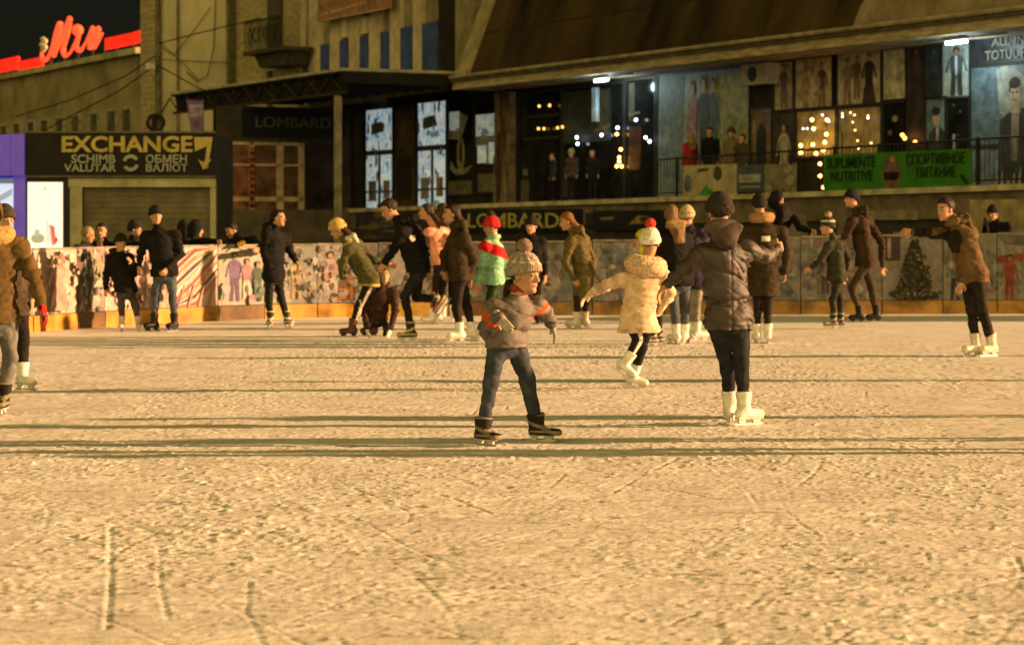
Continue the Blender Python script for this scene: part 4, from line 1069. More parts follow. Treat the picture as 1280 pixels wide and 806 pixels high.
# doorway wall: stands square to the row, facing the rink
dw = empty('doorway_wall', FL(30.8, -2, 0), 'dark wall with a pale framed glass entrance under the canopy', 'wall')
TD = 30.85
def FD(a, b, c): return FL(TD+b, -4.1+a, c)       # a rightwards along the wall, b away, c up
def AD(px):
    # a for column px on the plane b=0
    u = (px-640)/FOC; o = A0+D1*TD-NI*4.1
    return (u*o[1]-o[0])/(NI[0]-u*NI[1])
def ZD(px, py): return EYE+(HOR-py)*(A0+D1*TD-NI*4.1+NI*AD(px))[1]/FOC
m = MB(FD); m.box(AD(276), AD(438), 0, .4, -.05, ZD(350, 134)); m.build('wall_panel', mat('dark_render', (.055, .045, .035), .8, .25, 1.5), dw)
m = MB(FD); m.box(AD(302), AD(430), -.08, -.01, ZD(360, 172), ZD(360, 138)); sg = m.build('sign_board', mat('black_sign', (.016, .013, .010), .5, .3), dw)
m = MB(FD); add_text(m, 'LOMBARD', AD(318), AD(412), ZD(360, 160), ZD(360, 147), -.085, .03, 0, .0); m.build('lettering', paint((.13, .12, .09)), sg)
m = MB(FD)
fz0, fz1 = ZD(330, 262), ZD(330, 178)
for px0, px1, c0, c1 in ((282, 378, fz1-.09, fz1), (282, 289, fz0, fz1), (311, 317, fz0, fz1), (345, 353, fz0, fz1), (372, 379, fz0, fz1), (282, 378, ZD(330, 208), ZD(330, 205)), (282, 378, ZD(330, 252), ZD(330, 246))):
    m.box(AD(px0), AD(px1), -.09, -.005, c0, c1)
m.build('door_frame', mat('door_frame', (.52, .38, .22), .6, .25, 4.), dw)
for px0, px1, c_ in ((289, 311, (.26, .10, .05)), (317, 345, (.14, .07, .04)), (353, 372, (.13, .07, .04))):
    m = MB(FD); m.box(AD(px0), AD(px1), -.04, -.006, fz0, fz1-.1); m.build('door_pane', mat('door_glass', c_, .2, .5, 2.), dw)
m = MB(FD); m.box(AD(311), AD(317), -.10, -.092, fz0+.05, fz1-.15); m.box(AD(383), AD(425), -.05, -.007, fz0, fz1-.05); m.build('dark_pane', mat('door_glass', (.03, .02, .015), .2, .5, 2.), dw)
m = MB(FD); m.box(AD(276), AD(440), -.3, -.01, -.04, ZD(350, 262)); m.build('plinth', mat('plinth_stone', (.13, .10, .065), .8, .3, 2.), dw)
m = MB(FD)
for i in range(9): m.box(AD(312), AD(316.5), -.112, -.101, fz0+.15+i*.19, fz0+.27+i*.19)
m.build('door_sticker', mat('orange_sticker', (.35, .10, .03), .6, .2), dw)

# ------------------------------------------------------------------ brick block with balcony, pale block, long building with a roof sign
bal = empty('balcony_building', FL(39, 1, 0), 'yellowish brick building with a small dark balcony', 'building')
m = MB(FL); m.box(37.3, 43.0, 1.0, 9, -.05, 13)
bmat = bpy.data.materials.new('yellow_brick'); bmat.use_nodes = True
nt = bmat.node_tree; bt_ = nt.nodes.new('ShaderNodeTexBrick'); bt_.inputs['Scale'].default_value = 3.2
bt_.inputs['Color1'].default_value = (.44, .38, .19, 1); bt_.inputs['Color2'].default_value = (.27, .23, .11, 1); bt_.inputs['Mortar'].default_value = (.09, .075, .04, 1)
tcx = nt.nodes.new('ShaderNodeTexCoord'); mpx = nt.nodes.new('ShaderNodeMapping'); mpx.inputs['Rotation'].default_value = (radians(90), 0, 0)
nt.links.new(tcx.outputs['Object'], mpx.inputs['Vector']); nt.links.new(mpx.outputs['Vector'], bt_.inputs['Vector']); nt.links.new(bt_.outputs['Color'], nt.nodes['Principled BSDF'].inputs['Base Color'])
m.build('wall', bmat, bal)
t0, t1 = T(360, .2), T(318, .2); zb = ZL(340, 62, .2)
m = MB(FL); m.box(t0-.2, t1+.3, -.1, 1.0, zb-.12, zb); m.prism([(t0, zb-.123), (t1, zb-.123), (t1-.5, zb-.55), (t0+.3, zb-.55)], .2, .99); bo = m.build('balcony', mat('balcony_slab', (.06, .05, .035), .8, .3), bal)
m = MB(FL)
for t in np.linspace(t0-.1, t1+.2, 22):
    m.tube([(t, -.05, zb), (t+.05*sin(t*9), -.05, zb+.5), (t, -.05, zb+.95)], .016, 5)
m.tube([(t0-.15, -.05, zb+.96), (t1+.25, -.05, zb+.96)], .03, 6)
for i in range(6):
    c_ = t0+.2+i*(t1-t0)/6; m.tube([(c_+.18*cos(q*.7), -.06, zb+.5+.25*sin(q*.7)) for q in range(10)], .02, 5)
m.build('balcony_railing', mat('wrought_iron', (.025, .022, .012), .7, .3), bo)
m = MB(FL); m.box(T(353, .98), T(335, .98), .95, 1.02, zb+.02, zb+2.3); m.build('balcony_door', mat('dark_glass', (.03, .028, .02), .2, .4), bal)
m = MB(FL); m.box(T(338, .9), T(335, .9), .85, .95, 3.5, zb-.56); m.box(T(292, .9), T(286, .9), .8, .97, -.05, 13); m.build('downpipe', mat('pipe_paint', (.09, .075, .04), .6, .3), bal)

# pale block projecting from the row
pb = empty('pale_block', FL(44, -1, 0), 'tall narrow pale plastered building with cables on its front', 'building')
TB = 43.1
def FB(a, b, c): return FL(TB+b, -3.2+a, c)
oB = A0+D1*TB-NI*3.2
def AB(px): u = (px-640)/FOC; return (u*oB[1]-oB[0])/(NI[0]-u*NI[1])
def ZB(px, py): return EYE+(HOR-py)*(oB+NI*AB(px))[1]/FOC
LX = 205
sB = -3.2+AB(LX); DB = T(176, sB)-TB
m = MB(FB); m.box(AB(LX), AB(286), 0, DB, -.05, 13); m.build('wall', mat('stained_plaster', (.58, .53, .36), .85, .25, .7, .2, 5., stretch=(1, 1, .35), dirt=(.38, .33, .19)), pb)
m = MB(FB)
for px in (222, 284): m.box(AB(px)-.05, AB(px)+.05, -.06, -.003, -.05, 13)
m.build('seam', mat('plaster_seam', (.2, .17, .1), .85, .3), pb)
m = MB(FB)
for i in range(46): z = 4.6+i*.2; m.box(AB(LX)-.03, AB(LX)-.003, .03, DB-.03, z, z+.17)
m.build('brick_quoins', mat('quoin_brick', (.40, .33, .18), .85, .3, 5.), pb)
m = MB(FB)
zz = lambda px, py: (AB(px), -.12, ZB(px, py))
m.tube([zz(268, 0), zz(266, 60), zz(258, 95), zz(245, 102), zz(232, 90)], .02, 6); m.tube([zz(198, 58), zz(215, 70), zz(240, 40), zz(262, 10)], .015, 6); m.tube([zz(200, 75), zz(284, 79)], .015, 6)
m.tube([zz(200, 55), zz(228, 80), zz(248, 102)], .012, 6)
m.build('cable', DARK, pb)

lb = empty('long_building', FL(60, 1, 0), 'long old olive building with narrow windows and a pale cornice below the red roof sign', 'building')
m = MB(FL); m.box(50.0, 96, 0, 9, -.05, 7.75); m.build('wall', mat('old_plaster', (.25, .215, .115), .85, .35, .6, .25, 4., dirt=(.14, .12, .065)), lb)
m = MB(FL); m.box(49.9, 96, -.25, 9, 7.753, 7.98); m.build('cornice', mat('cornice', (.40, .35, .2), .8, .35, .8), lb)
for i, px in enumerate((160, 141, 119, 96, 76, 57, 40, 22, 6, -12, -28)):
    t = T(px); m = MB(FL); m.box(t-.5, t+.5, -.05, .02, 3.6, 5.75); wo = m.build('window', mat('old_window', (.10, .09, .055), .3, .4, 2.), lb)
    m = MB(FL)
    for a0, a1, c0, c1 in ((t-.62, t-.5, 3.5, 5.87), (t+.5, t+.62, 3.5, 5.87), (t-.5, t+.5, 5.75, 5.87), (t-.5, t+.5, 4.85, 4.93), (t-.04, t+.04, 3.6, 4.85)): m.box(a0, a1, -.09, -.0, c0, c1)
    m.build('frame', mat('window_frame', (.32, .29, .18), .7, .3), wo)
# red roof sign
rs = empty('roof_sign', FL(60, 1, 7.98), 'glowing red script roof sign with red bars on the long building', 'sign')
RED = glow('red_neon', (1., .02, .008), .36); RED2 = glow('red_neon_letters', (1., .085, .03), .42)
SS = .9
for px0, px1, ya0, ya1 in ((-40, 21, 77, 93), (23, 51, 74, 89), (131, 168, 44, 59), (169, 186, 37, 53)):
    m = MB(FL); pm = (px0+px1)/2; zc = ZL(pm, (ya0+ya1)/2, SS); hh = abs(ZL(pm, ya0, SS)-ZL(pm, ya1, SS))*.40
    m.box(T(px1, SS), T(px0, SS), SS, SS+.15, zc-hh*1.15, zc+hh*1.15); m.build('light_bar', RED, rs)
def stroke(P, w=1.):
    m = MB(FL); Q_ = []
    n_ = len(P)
    for i in range(n_-1):
        p0 = P[max(i-1, 0)]; p1 = P[i]; p2 = P[i+1]; p3 = P[min(i+2, n_-1)]
        for q in range(6):
            u = q/6
            Q_.append(tuple(.5*((2*p1[k])+(-p0[k]+p2[k])*u+(2*p0[k]-5*p1[k]+4*p2[k]-p3[k])*u*u+(-p0[k]+3*p1[k]-3*p2[k]+p3[k])*u**3) for k in (0, 1, 2)))
    Q_.append(P[-1])
    m.tube([(T(a, SS), SS, ZL(a, b, SS)) for a, b, _ in Q_], [q[2]*w*.62 for q in Q_], 8)
    return m
st1 = stroke([(52, 66, .10), (53, 74, .16), (58, 75, .13), (64, 62, .10), (70, 40, .13), (75, 30, .20), (72, 45, .20), (67, 62, .17), (67, 72, .12)])
o = st1.build('letter', RED2, rs)
stroke([(68, 70, .12), (76, 48, .14), (84, 30, .14), (87, 24, .18), (84, 42, .20), (79, 60, .18), (81, 70, .14), (88, 66, .08)]).build('letter', RED2, rs)
mi_ = stroke([(88, 66, .08), (94, 54, .10), (98, 46, .16), (95, 58, .17), (100, 64, .13), (107, 54, .08)]); mi_.ball((T(97, SS), SS, ZL(97, 38, SS)), .24); mi_.build('letter', RED2, rs)
stroke([(107, 54, .08), (113, 42, .13), (116, 36, .17), (113, 50, .16), (112, 62, .14)]).build('letter', RED2, rs)
stroke([(112, 60, .10), (117, 48, .14), (123, 36, .16), (121, 48, .16), (117, 60, .14), (122, 54, .10), (128, 42, .08)]).build('letter', RED2, rs)
mf_ = MB(FL)
for q in range(5): a_ = q*2*pi/5; mf_.ball((T(56, SS)+.22*cos(a_), SS-.05, ZL(56, 56, SS)+.22*sin(a_)), .13, 0, 8, 5)
mf_.build('flower', mat('pale_petal', (.5, .45, .3), .6, .2), rs)
m = MB(FL)
for px in (5, 35, 58, 75, 92, 110, 125, 140, 160): m.box(T(px, SS)-.05, T(px, SS)+.05, SS+.16, SS+.25, 7.98, 8.5)
m.build('stand', DARK, rs)

# ------------------------------------------------------------------ exchange kiosk and violet kiosk on the left
KY = 43.0
def KX(px): return (px-640)/FOC*KY
def KZ(py): return EYE+(HOR-py)*KY/FOC
def KF(px, b, py): return (KX(px), KY+b, KZ(py))
kio = empty('exchange_kiosk', (KX(150), KY, 0), 'currency exchange kiosk with a black sign band and closed roller shutter', 'kiosk')
m = MB(KF); m.box(33, 270, .15, 2.6, 168, 386); m.build('body', mat('kiosk_panel', (.10, .09, .06), .7, .25, 2.), kio)
m = MB(KF); m.box(33, 270, -.12, .148, 167, 219); sg = m.build('sign_band', mat('black_sign', (.014, .012, .011), .45, .3, 3.), kio)
m = MB(KF); m.box(33, 271, -.14, .15, 164.5, 166.8); m.box(33, 270, -.1, .14, 219.3, 222); m.build('trim', mat('kiosk_trim', (.16, .14, .09), .6, .25), kio)
GOLD = mat('gold_letter', (.56, .43, .13), .5, .15, 4.); GREY = mat('grey_letter', (.40, .39, .34), .5, .15, 4.)
def ktext(body, x0, x1, y1, y0, mt, bold=.02):
    m = MB(lambda a, b, c: KF(a, b, -c)); add_text(m, body, x0, x1, -y1, -y0, -.122, .03, 0, bold); m.build('lettering', mt, sg)
ktext('EXCHANGE', 79, 242, 191, 170.5, GOLD, .03)
ktext('SCHIMB', 91, 146, 204.5, 193.5, GREY); ktext('VALUTAR', 82, 147, 215, 205.3, GREY)
ktext('ОБМЕН', 184, 235, 204.5, 193.5, GREY); ktext('ВАЛЮТ', 184, 236, 215, 205.3, GREY)
m = MB(KF)
m.prism([(244, 172), (267, 172), (261, 211), (256, 211), (260, 183), (245, 190)], -.15, -.121); m.prism([(249, 199), (254, 203), (266, 199), (256, 213)], -.17, -.151)
m.build('arrow', GOLD, sg)
m = MB(KF)
for a0, a1 in ((.3, 2.6), (3.4, 5.8)):
    R1, R2 = 10.5, 6.2
    P = [(165+R1*cos(a0+(a1-a0)*i/9), 204+R1*sin(a0+(a1-a0)*i/9)) for i in range(10)]+[(165+R2*cos(a1-(a1-a0)*i/9), 204+R2*sin(a1-(a1-a0)*i/9)) for i in range(10)]
    m.prism(P, -.15, -.121)
m.build('emblem', GREY, sg)
m = MB(KF); m.box(86, 270, -.05, .14, 223, 234); m.box(88, 103, -.04, .14, 234.2, 386); m.box(263, 270, -.04, .14, 234.2, 386); m.build('pale_frame', mat('cream_metal', (.46, .42, .26), .6, .2, 3.), kio)
m = MB(KF)
for i in range(42): y = 234.3+i*3.6; m.prism([(104, y), (262.5, y), (262.5, y+3.55), (104, y+3.55)], .06+.012*(i % 2), .14)
m.build('roller_shutter', mat('shutter_metal', (.17, .145, .085), .55, .2, 3.), kio)
m = MB(KF); m.box(80, 88, -.03, .14, 223, 386); m.box(33, 80.2, -.03, .14, 223, 226.5); m.box(33, 34.5, -.03, .14, 226.5, 386); m.box(34.5, 80, -.02, .14, 318, 386); m.build('dark_frame', DARK, kio)
mats = [glow('lit_poster', (1., .88, .64), .36)]
m = MB(lambda a, b, c: (KX(35+44*a), KY+b, KZ(318-91*c))); m.box(0.01, .99, -.06, .0, 0.01, .99)
printed(m, mats, 0, 1, 0, 1, -.06, [((.5, .16, .1), [(.62, .42), (.78, .38), (.82, .14), (.7, .12)]), ((.75, .62, .55), [(.5, .46), (.62, .48), (.7, .16), (.55, .14)]), ell((.35, .33, .22), .3, .22, .2, .07), ell((.45, .4, .3), .28, .3, .08, .05), ell((.6, .5, .3), .5, .9, .05, .03), ((.62, .55, .38), [(.2, .78), (.8, .78), (.8, .765), (.2, .765)]), ((.66, .58, .4), [(.3, .72), (.7, .72), (.7, .71), (.3, .71)]), ell((.6, .05, .05), .82, .2, .05, .04)], ink=lambda q: glow('lit_ink', q, .34))
m.build('lit_poster', mats, kio)
vk = empty('violet_kiosk', (KX(-20), KY, 0), 'violet shop kiosk with a lit window at the left edge', 'kiosk')
VIO = mat('violet_panel', (.20, .12, .62), .45, .2, 3., .1, 10., emit=(.16, .10, .60), estr=.10)
m = MB(KF); m.box(-70, 32, .1, 2.5, 170, 386); m.build('body', mat('violet_body', (.12, .08, .34), .6, .2), vk)
m = MB(KF); m.box(-70, 15, -.16, .098, 169, 219.5); m.box(16, 32.4, -.16, .098, 168, 219.5); m.build('fascia', VIO, vk)
m = MB(KF); m.box(17.5, 32, -.05, .098, 220, 386); m.build('pilaster', VIO, vk)
mats = [glow('lit_shop_window', (.62, .74, 1.), .24)]
m = MB(lambda a, b, c: (KX(-60+77*a), KY+b, KZ(305-82*c))); m.box(0, 1, -.0, .09, 0, 1)
printed(m, mats, 0, 1, 0, 1, 0, [((.12, .14, .2), [(.0, .92), (1, .92), (1, 1), (0, 1)]), ((.55, .5, .4), [(.6, .2), (.95, .25), (.95, .5), (.6, .5)]), ((.3, .35, .4), [(.7, .6), (.98, .75), (.98, .85), (.7, .7)]), ((.08, .08, .1), [(.6, .05), (.9, .05), (.9, .15), (.6, .15)])], ink=lambda q: glow('lit_ink', q, .3))
m.build('shop_window', mats, vk)

# ------------------------------------------------------------------ utility pole with cables, violet street banner
PY = 62.0
def PX(px): return (px-640)/FOC*PY
def PZ(py): return EYE+(HOR-py)*PY/FOC
def PFm(px, b, py): return (PX(px), PY+b, PZ(py))
po = empty('utility_pole', (PX(199), PY, 0), 'thin utility pole with lamp box, wire coil and slack cables', 'pole')
m = MB(); m.tube([(PX(198.5), PY, -.05), (PX(198), PY, 5), (PX(197), PY, 9)], [.1, .085, .07], 10); m.build('shaft', mat('pole_concrete', (.13, .11, .065), .85, .3), po)
m = MB(PFm); m.box(184, 196, -.3, -.1, 80, 88); m.build('lamp_box', mat('lamp_box', (.45, .41, .3), .6, .2), po)
m = MB(PFm)
for rr in (11, 9.2, 10): m.tube([(196+rr*cos(a), -.15-.02*rr/9, 154+rr*sin(a)) for a in np.linspace(0, 6.3, 20)], .03, 6)
m.tube([(194, -.14, 145), (193, -.14, 163)], .08, 6)
m.build('wire_coil', DARK, po)
m = MB(PFm)
for P in ([(197, 0, 68), (150, 1, 92), (60, 3, 118), (-30, 5, 135)], [(197, 0, 80), (140, 1, 112), (60, 3, 140), (0, 5, 158)], [(197, 0, 55), (230, 3, 30), (285, 8, -10)], [(197, 0, 82), (225, 3, 100), (262, 6, 118)]):
    m.tube(P, .018, 5)
m.build('cable', DARK, po)
m = MB(KF)
m = MB(PFm); m.face([(234, -.1, 127), (255, -.1, 127), (256, -.1, 165), (239, -.1, 165)]); m.face([(234, -.08, 127), (255, -.08, 127), (256, -.08, 165), (239, -.08, 165)])
mats = [mat('banner_cloth', (.17, .11, .24), .6, .2, 2.5)]
printed(m, mats, 0, 1, 0, 1, 0, [])
for c_, P in (((.32, .24, .36), [(237, 132), (254, 131), (254, 146), (238, 147)]), ((.10, .07, .16), [(241, 152), (250, 151), (251, 160), (243, 161)])):
    mats.append(plain(c_)); m.face([(a, -.105, b) for a, b in P], len(mats)-1)
m.tube([(233, -.09, 126.6), (256, -.09, 126.6)], .02, 6)
tag(m.build('street_banner', mats), 'small faded violet banner hanging below the canopy corner', 'banner')

# ------------------------------------------------------------------ unseen wooden hut added outside the frame on the right to shade the far ice
for i, (x0, y0, y1, h_) in enumerate(((10.6, 37.3, 39.6, 2.0),)):
    hut = empty('shade_hut', (x0+1.2, (y0+y1)/2, 0), 'unseen wooden hut added by the rink corner to shade the far ice', 'hut')
    WD = mat('shade_hut_boards', (.22, .13, .06), .8, .35, 3., .3, 20., stretch=(1, 1, 8))
    m = MB(); m.box(x0, x0+2.4, y0, y1, -.05, h_-.35); m.build('wall', WD, hut)
    m = MB(lambda a, b, c: (b, a, c)); m.prism([(y0-.15, h_-.348), (y1+.15, h_-.348), (y1+.15, h_-.25), (y0-.15, h_-.25)], x0-.2, x0+2.6)
    m.prism([(y0, h_-.247), (y1, h_-.247), (y1-.8, h_+.12), (y0+.8, h_+.12)], x0+.2, x0+2.2); m.build('roof', mat('shade_hut_roof', (.06, .05, .05), .8, .3, 4.), hut)
    m = MB(); m.box(x0-.04, x0-.003, (y0+y1)/2-.5, (y0+y1)/2+.5, .0, 1.9); m.build('door', mat('shade_hut_door', (.3, .19, .09), .7, .3, 3.), hut)
# ------------------------------------------------------------------ people (joints are read off the photo, depth offsets are in metres)
BLK = (.013, .012, .011); WHT = (.72, .70, .66)
def near_seg(C, A, B, r, t0=0., t1=1.):
    ab = B-A; t = ((C-A)@ab)/(ab@ab); d = np.linalg.norm(C-A-np.clip(t, 0, 1)[:, None]*ab, axis=1)
    return (d < r) & (t > t0) & (t < t1)

# the boy in front
def boy_coat(C, x):
    mi = np.zeros(len(C), int); k = x['k']
    for S_, E_ in ((x['Sa'], x['Ea']), (x['Sb'], x['Eb'])):
        mi[near_seg(C, S_, E_, .13, .0, .72) & (((C-S_)@x['f']) > -.02)] = 1
        mi[near_seg(C, S_, E_, .13, .18, .50)] = 2
    ch = x['N']-x['up']*.15*k+x['f']*.1
    q = C-ch; b = q@x['side']; z = q@x['up']
    fr = ((C-x['N'])@x['f'] > .06)
    mi[fr & (np.abs(z-.01) < .05) & (np.abs(b) < .085) & (mi == 0)] = 3
    mi[fr & (np.abs(b-.01) < .014) & (z < .12)] = 1
    mi[(((C-x['N'])@x['f']) < -.03) & (z > .0)] = 4
    return mi
person('boy in a grey patterned pompom hat and mauve jacket with orange shoulder patches', (640, 555), .76, fwd=298, look=326, pitch=-4, shine=.55,
       J=dict(H=(656, 344), N=(648, 367), P=(633, 427), Sa=(617, 384), Sb=(671, 380), Ea=(606, 413, .03), Wa=(624, 395, -.2), Eb=(683, 394, .10), Wb=(690, 405, .18),
              Ka=(614, 477), Aa=(603, 522, -.08), Kb=(659, 474), Ab=(671, 517, .22)),
       jacket=(.115, .092, .088), hem=435, flare=1.1, puff=.8, bulk=1.22, headk=1.22, footk=1.4, trousers=(.050, .058, .078), skates=(.018, .016, .013), sole=(.20, .17, .12), yaw=(312, 338), hat=(.30, .255, .20), pom=(.24, .17, .13),
       hatpaint=([(.55, .49, .40), (.16, .13, .11)], lambda q: np.where((np.abs(q[:, 2]-.088) < .009) & (np.sin(np.arctan2(q[:, 1], q[:, 0])*9) > -.1), 1, np.where((np.abs(np.sin(q[:, 2]*70+np.sin(np.arctan2(q[:, 1], q[:, 0])*9)*1.4)) < .3) & (q[:, 2] > .1), 2, np.where((np.sin(q[:, 2]*95)*np.sin(np.arctan2(q[:, 1], q[:, 0])*11) > .45) & (q[:, 2] > .1), 1, 0)))),
       gloves=(.42, .38, .31), stripe=None, curl=(.35, .25), hdir=((.55, -.25, -.75), (.25, .1, -1.)), hood=(.035, .028, .026), collar=((.30, .05, .03), .55),
       jpaint=([(.21, .17, .16), (.50, .09, .02), (.22, .19, .165), (.04, .03, .03)], boy_coat))

# girl in the long cream coat
def stripe_leg(C, x):
    m = np.zeros(len(C), bool)
    for a, b in ((x['ha'], x['Ka']), (x['Ka'], x['Aa'])):
        ab = b-a; t = np.clip(((C-a)@ab)/(ab@ab), 0, 1); q = C-a-t[:, None]*ab
        m |= (np.linalg.norm(q, axis=1) < .12) & (np.abs(q[:, 0]-.03) < .014) & (q[:, 1] < 0)
    return m
person('girl in a long cream puffer coat and white hat with red pompom, back turned', (803, 487), .86, fwd=97, look=82, pitch=-4,
       J=dict(H=(813, 304), N=(806, 336), P=(798, 398), Sa=(778, 350), Sb=(829, 346), Ea=(757, 357, .16), Wa=(739, 367, .28), Eb=(838, 367, .06), Wb=(829, 382, .04),
              Ka=(797, 425), Aa=(783, 452, -.06), Kb=(803, 432, .15), Ab=(792, 468, .22)),
       lift='ab', fpitch=(-38, -14), jacket=(.62, .46, .32), hem=416, flare=1.42, puff=.55, quilt=52., trousers=(.018, .018, .02), tpaint=((.6, .55, .48), stripe_leg), skates=WHT, yaw=(-10, 0),
       hat=(.74, .70, .66), pom=(.62, .05, .03), gloves=(.66, .54, .42), collar=((.64, .46, .31), 1.8), hood=(.62, .46, .32), curl=(.5, .7), hdir=((-.8, .2, -.6), None))

# teenager in the dark parka
person('skater in a dark brown parka, black knit hat and white skates, back turned, arms spread', (918, 531), 1.0, fwd=97, look=108, pitch=-3,
       J=dict(H=(899, 266), N=(902, 296), P=(910, 398), Sa=(877, 317), Sb=(934, 312), Ea=(855, 337, .08), Wa=(832, 357, .16), Eb=(957, 320, .14), Wb=(972, 311, .36),
              Ka=(909, 455, .06), Aa=(912, 505, .1), Kb=(927, 452, -.04), Ab=(930, 505, -.04)),
       jacket=(.048, .036, .032), hem=414, flare=1.0, puff=.35, trousers=(.022, .024, .030), skates=WHT, yaw=(74, 35), hat=(.035, .028, .026), hood=(.08, .06, .052), curl=(.6, .6), bulk=1.0, shine=.5,
       hdir=((-.5, .2, -.7), None), collar=((.45, .33, .12), .35))

# left edge
person('skater in an olive brown parka with fur hood and red gloves at the left edge', (-2, 519), 1.02, fwd=290, look=300,
       J=dict(H=(-14, 270), N=(-8, 300), P=(-6, 398), Sa=(-38, 312), Sb=(24, 308), Ea=(-50, 356), Wa=(-46, 395), Eb=(42, 347, .04), Wb=(51, 380, .02),
              Ka=(-18, 450, -.03), Aa=(-16, 495, -.05), Kb=(13, 446, .02), Ab=(4, 492, .05)),
       jacket=(.100, .066, .024), hem=405, puff=.5, flare=1.05, trousers=(.13, .13, .13), skates=BLK, sole=(.2, .17, .1), yaw=(285, 272), collar=((.42, .27, .10), 1.25), hood=(.125, .08, .03),
       gloves=(.60, .03, .025), stripe=(1, (.03, .02, .02)), curl=(.3, .4), hdir=(None, (.35, .1, -1.)), hoodup=(.10, .066, .024))
person('skater in black trousers and white skates half hidden behind the olive parka', (22, 487), .98, fwd=300, look=305,
       J=dict(H=(6, 276), N=(6, 300), P=(14, 385), Ka=(10, 430), Aa=(8, 465, .1), Kb=(29, 425), Ab=(28, 467, 0.)),
       jacket=(.06, .045, .03), hem=395, trousers=(.02, .015, .014), skates=WHT, yaw=(280, 325), hat=(.05, .04, .03))

# group on the left by the fence
person('child in a black coat and grey trousers beside the tall man in black', (160, 414), .84, fwd=292, look=300,
       J=dict(H=(151, 304), N=(149, 319), P=(157, 362), Ea=(133, 343), Wa=(132, 360), Eb=(171, 340), Wb=(164, 328, -.15), Ka=(152, 383), Aa=(152, 402), Kb=(169, 383), Ab=(173, 402)),
       jacket=(.011, .010, .010), hem=366, trousers=(.055, .055, .055), skates=(.5, .47, .42), yaw=(270, 285), hat=(.02, .02, .02), hood=(.02, .018, .018), puff=.3)
person('tall man in a black jacket, black knit hat and blue jeans standing by the fence', (205, 414), 1.0, fwd=278, look=292,
       J=dict(H=(195, 270), N=(198, 286), P=(206, 340), Sa=(182, 295), Sb=(220, 294), Ea=(176, 316), Wa=(174, 332, -.1), Eb=(226, 318), Wb=(209, 336, -.2), Ka=(194, 375), Aa=(193, 400), Kb=(216, 375), Ab=(218, 400)),
       jacket=(.011, .010, .010), hem=346, trousers=(.065, .08, .11), skates=BLK, yaw=(225, 245), hat=(.015, .015, .016), puff=.2, curl=(.6, .8))
person('fair haired spectator in a dark jacket leaning on the fence by the lit poster', (107, 400), .98, fwd=335, look=0, pitch=-15,
       J=dict(H=(110, 294), N=(105, 307), P=(98, 348), Eb=(120, 325), Wb=(124, 312), Ea=(98, 322), Wa=(112, 318)), Y=37.4, jacket=(.03, .028, .025), hem=352, hair=(.30, .21, .11), trousers=BLK, shoes=True)
person('man with short dark hair resting his hand at his mouth behind the fence', (131, 400), .98, fwd=270, look=262, pitch=-5,
       J=dict(H=(127, 289), N=(130, 304), P=(132, 350), Ea=(114, 320), Wa=(122, 306, -.15)), Y=37.9, jacket=(.011, .010, .010), hem=352, hair=(0.020, 0.013, 0.008), trousers=BLK, shoes=True)
person('spectator in a dark knit hat looking between the child and the tall man', (166, 400), .98, fwd=300, look=345,
       J=dict(H=(169, 287), N=(166, 302), P=(164, 350), Eb=(182, 318), Wb=(186, 308)), Y=38.3, jacket=(.011, .010, .010), hem=352, hat=(.02, .02, .022), trousers=BLK, shoes=True)
person('dark hooded spectator reaching an arm along the fence right of the tall man', (244, 401), .97, fwd=330, look=20, pitch=-10,
       J=dict(H=(246, 287), N=(240, 299), P=(234, 350), Eb=(257, 301, -.2), Wb=(272, 302, -.45), Ea=(238, 314)), Y=37.9, jacket=(.011, .010, .010), hem=352, hoodup=(.015, .015, .016), trousers=BLK, shoes=True)
person('black hooded spectator turned away beside the reaching spectator', (229, 401), .97, fwd=100, look=120,
       J=dict(H=(229, 286), N=(229, 300), P=(230, 350)), Y=40.0, jacket=(.011, .010, .010), hem=352, hoodup=(.015, .015, .016), trousers=BLK, shoes=True)
person('dark haired spectator with a lit face and yellow mitten bending over the fence', (308, 404), 1.0, fwd=240, look=225, pitch=-28,
       J=dict(H=(289, 288), N=(301, 297), P=(316, 348), Sa=(292, 303), Sb=(319, 301), Ea=(287, 312, -.3), Wa=(298, 306, -.62), Eb=(331, 312, -.3), Wb=(323, 312, -.66)), Y=38.25, jacket=(.011, .010, .010), hem=352, hair=(0.010, 0.007, 0.006), hairstyle='short', gloves=((.60, .36, .04), (.45, .28, .17)), trousers=BLK, shoes=True, puff=.3)
person('woman in black with tied dark hair skating past the spectators, looking right', (348, 410), .98, fwd=325, look=340,
       J=dict(H=(348, 273), N=(342, 289), P=(342, 343), Ea=(331, 315), Wa=(336, 333), Eb=(362, 312), Wb=(369, 325), Sb=(356, 297), Ka=(336, 374), Aa=(338, 397), Kb=(352, 374), Ab=(359, 397, .1)),
       jacket=(.011, .010, .010), hem=352, hair=(0.010, 0.007, 0.006), hairstyle='pony', trousers=(.018, .018, .018), skates=(.03, .03, .03), sole=(.5, .46, .38), yaw=(265, 300), hood=(.018, .018, .018), puff=.35)

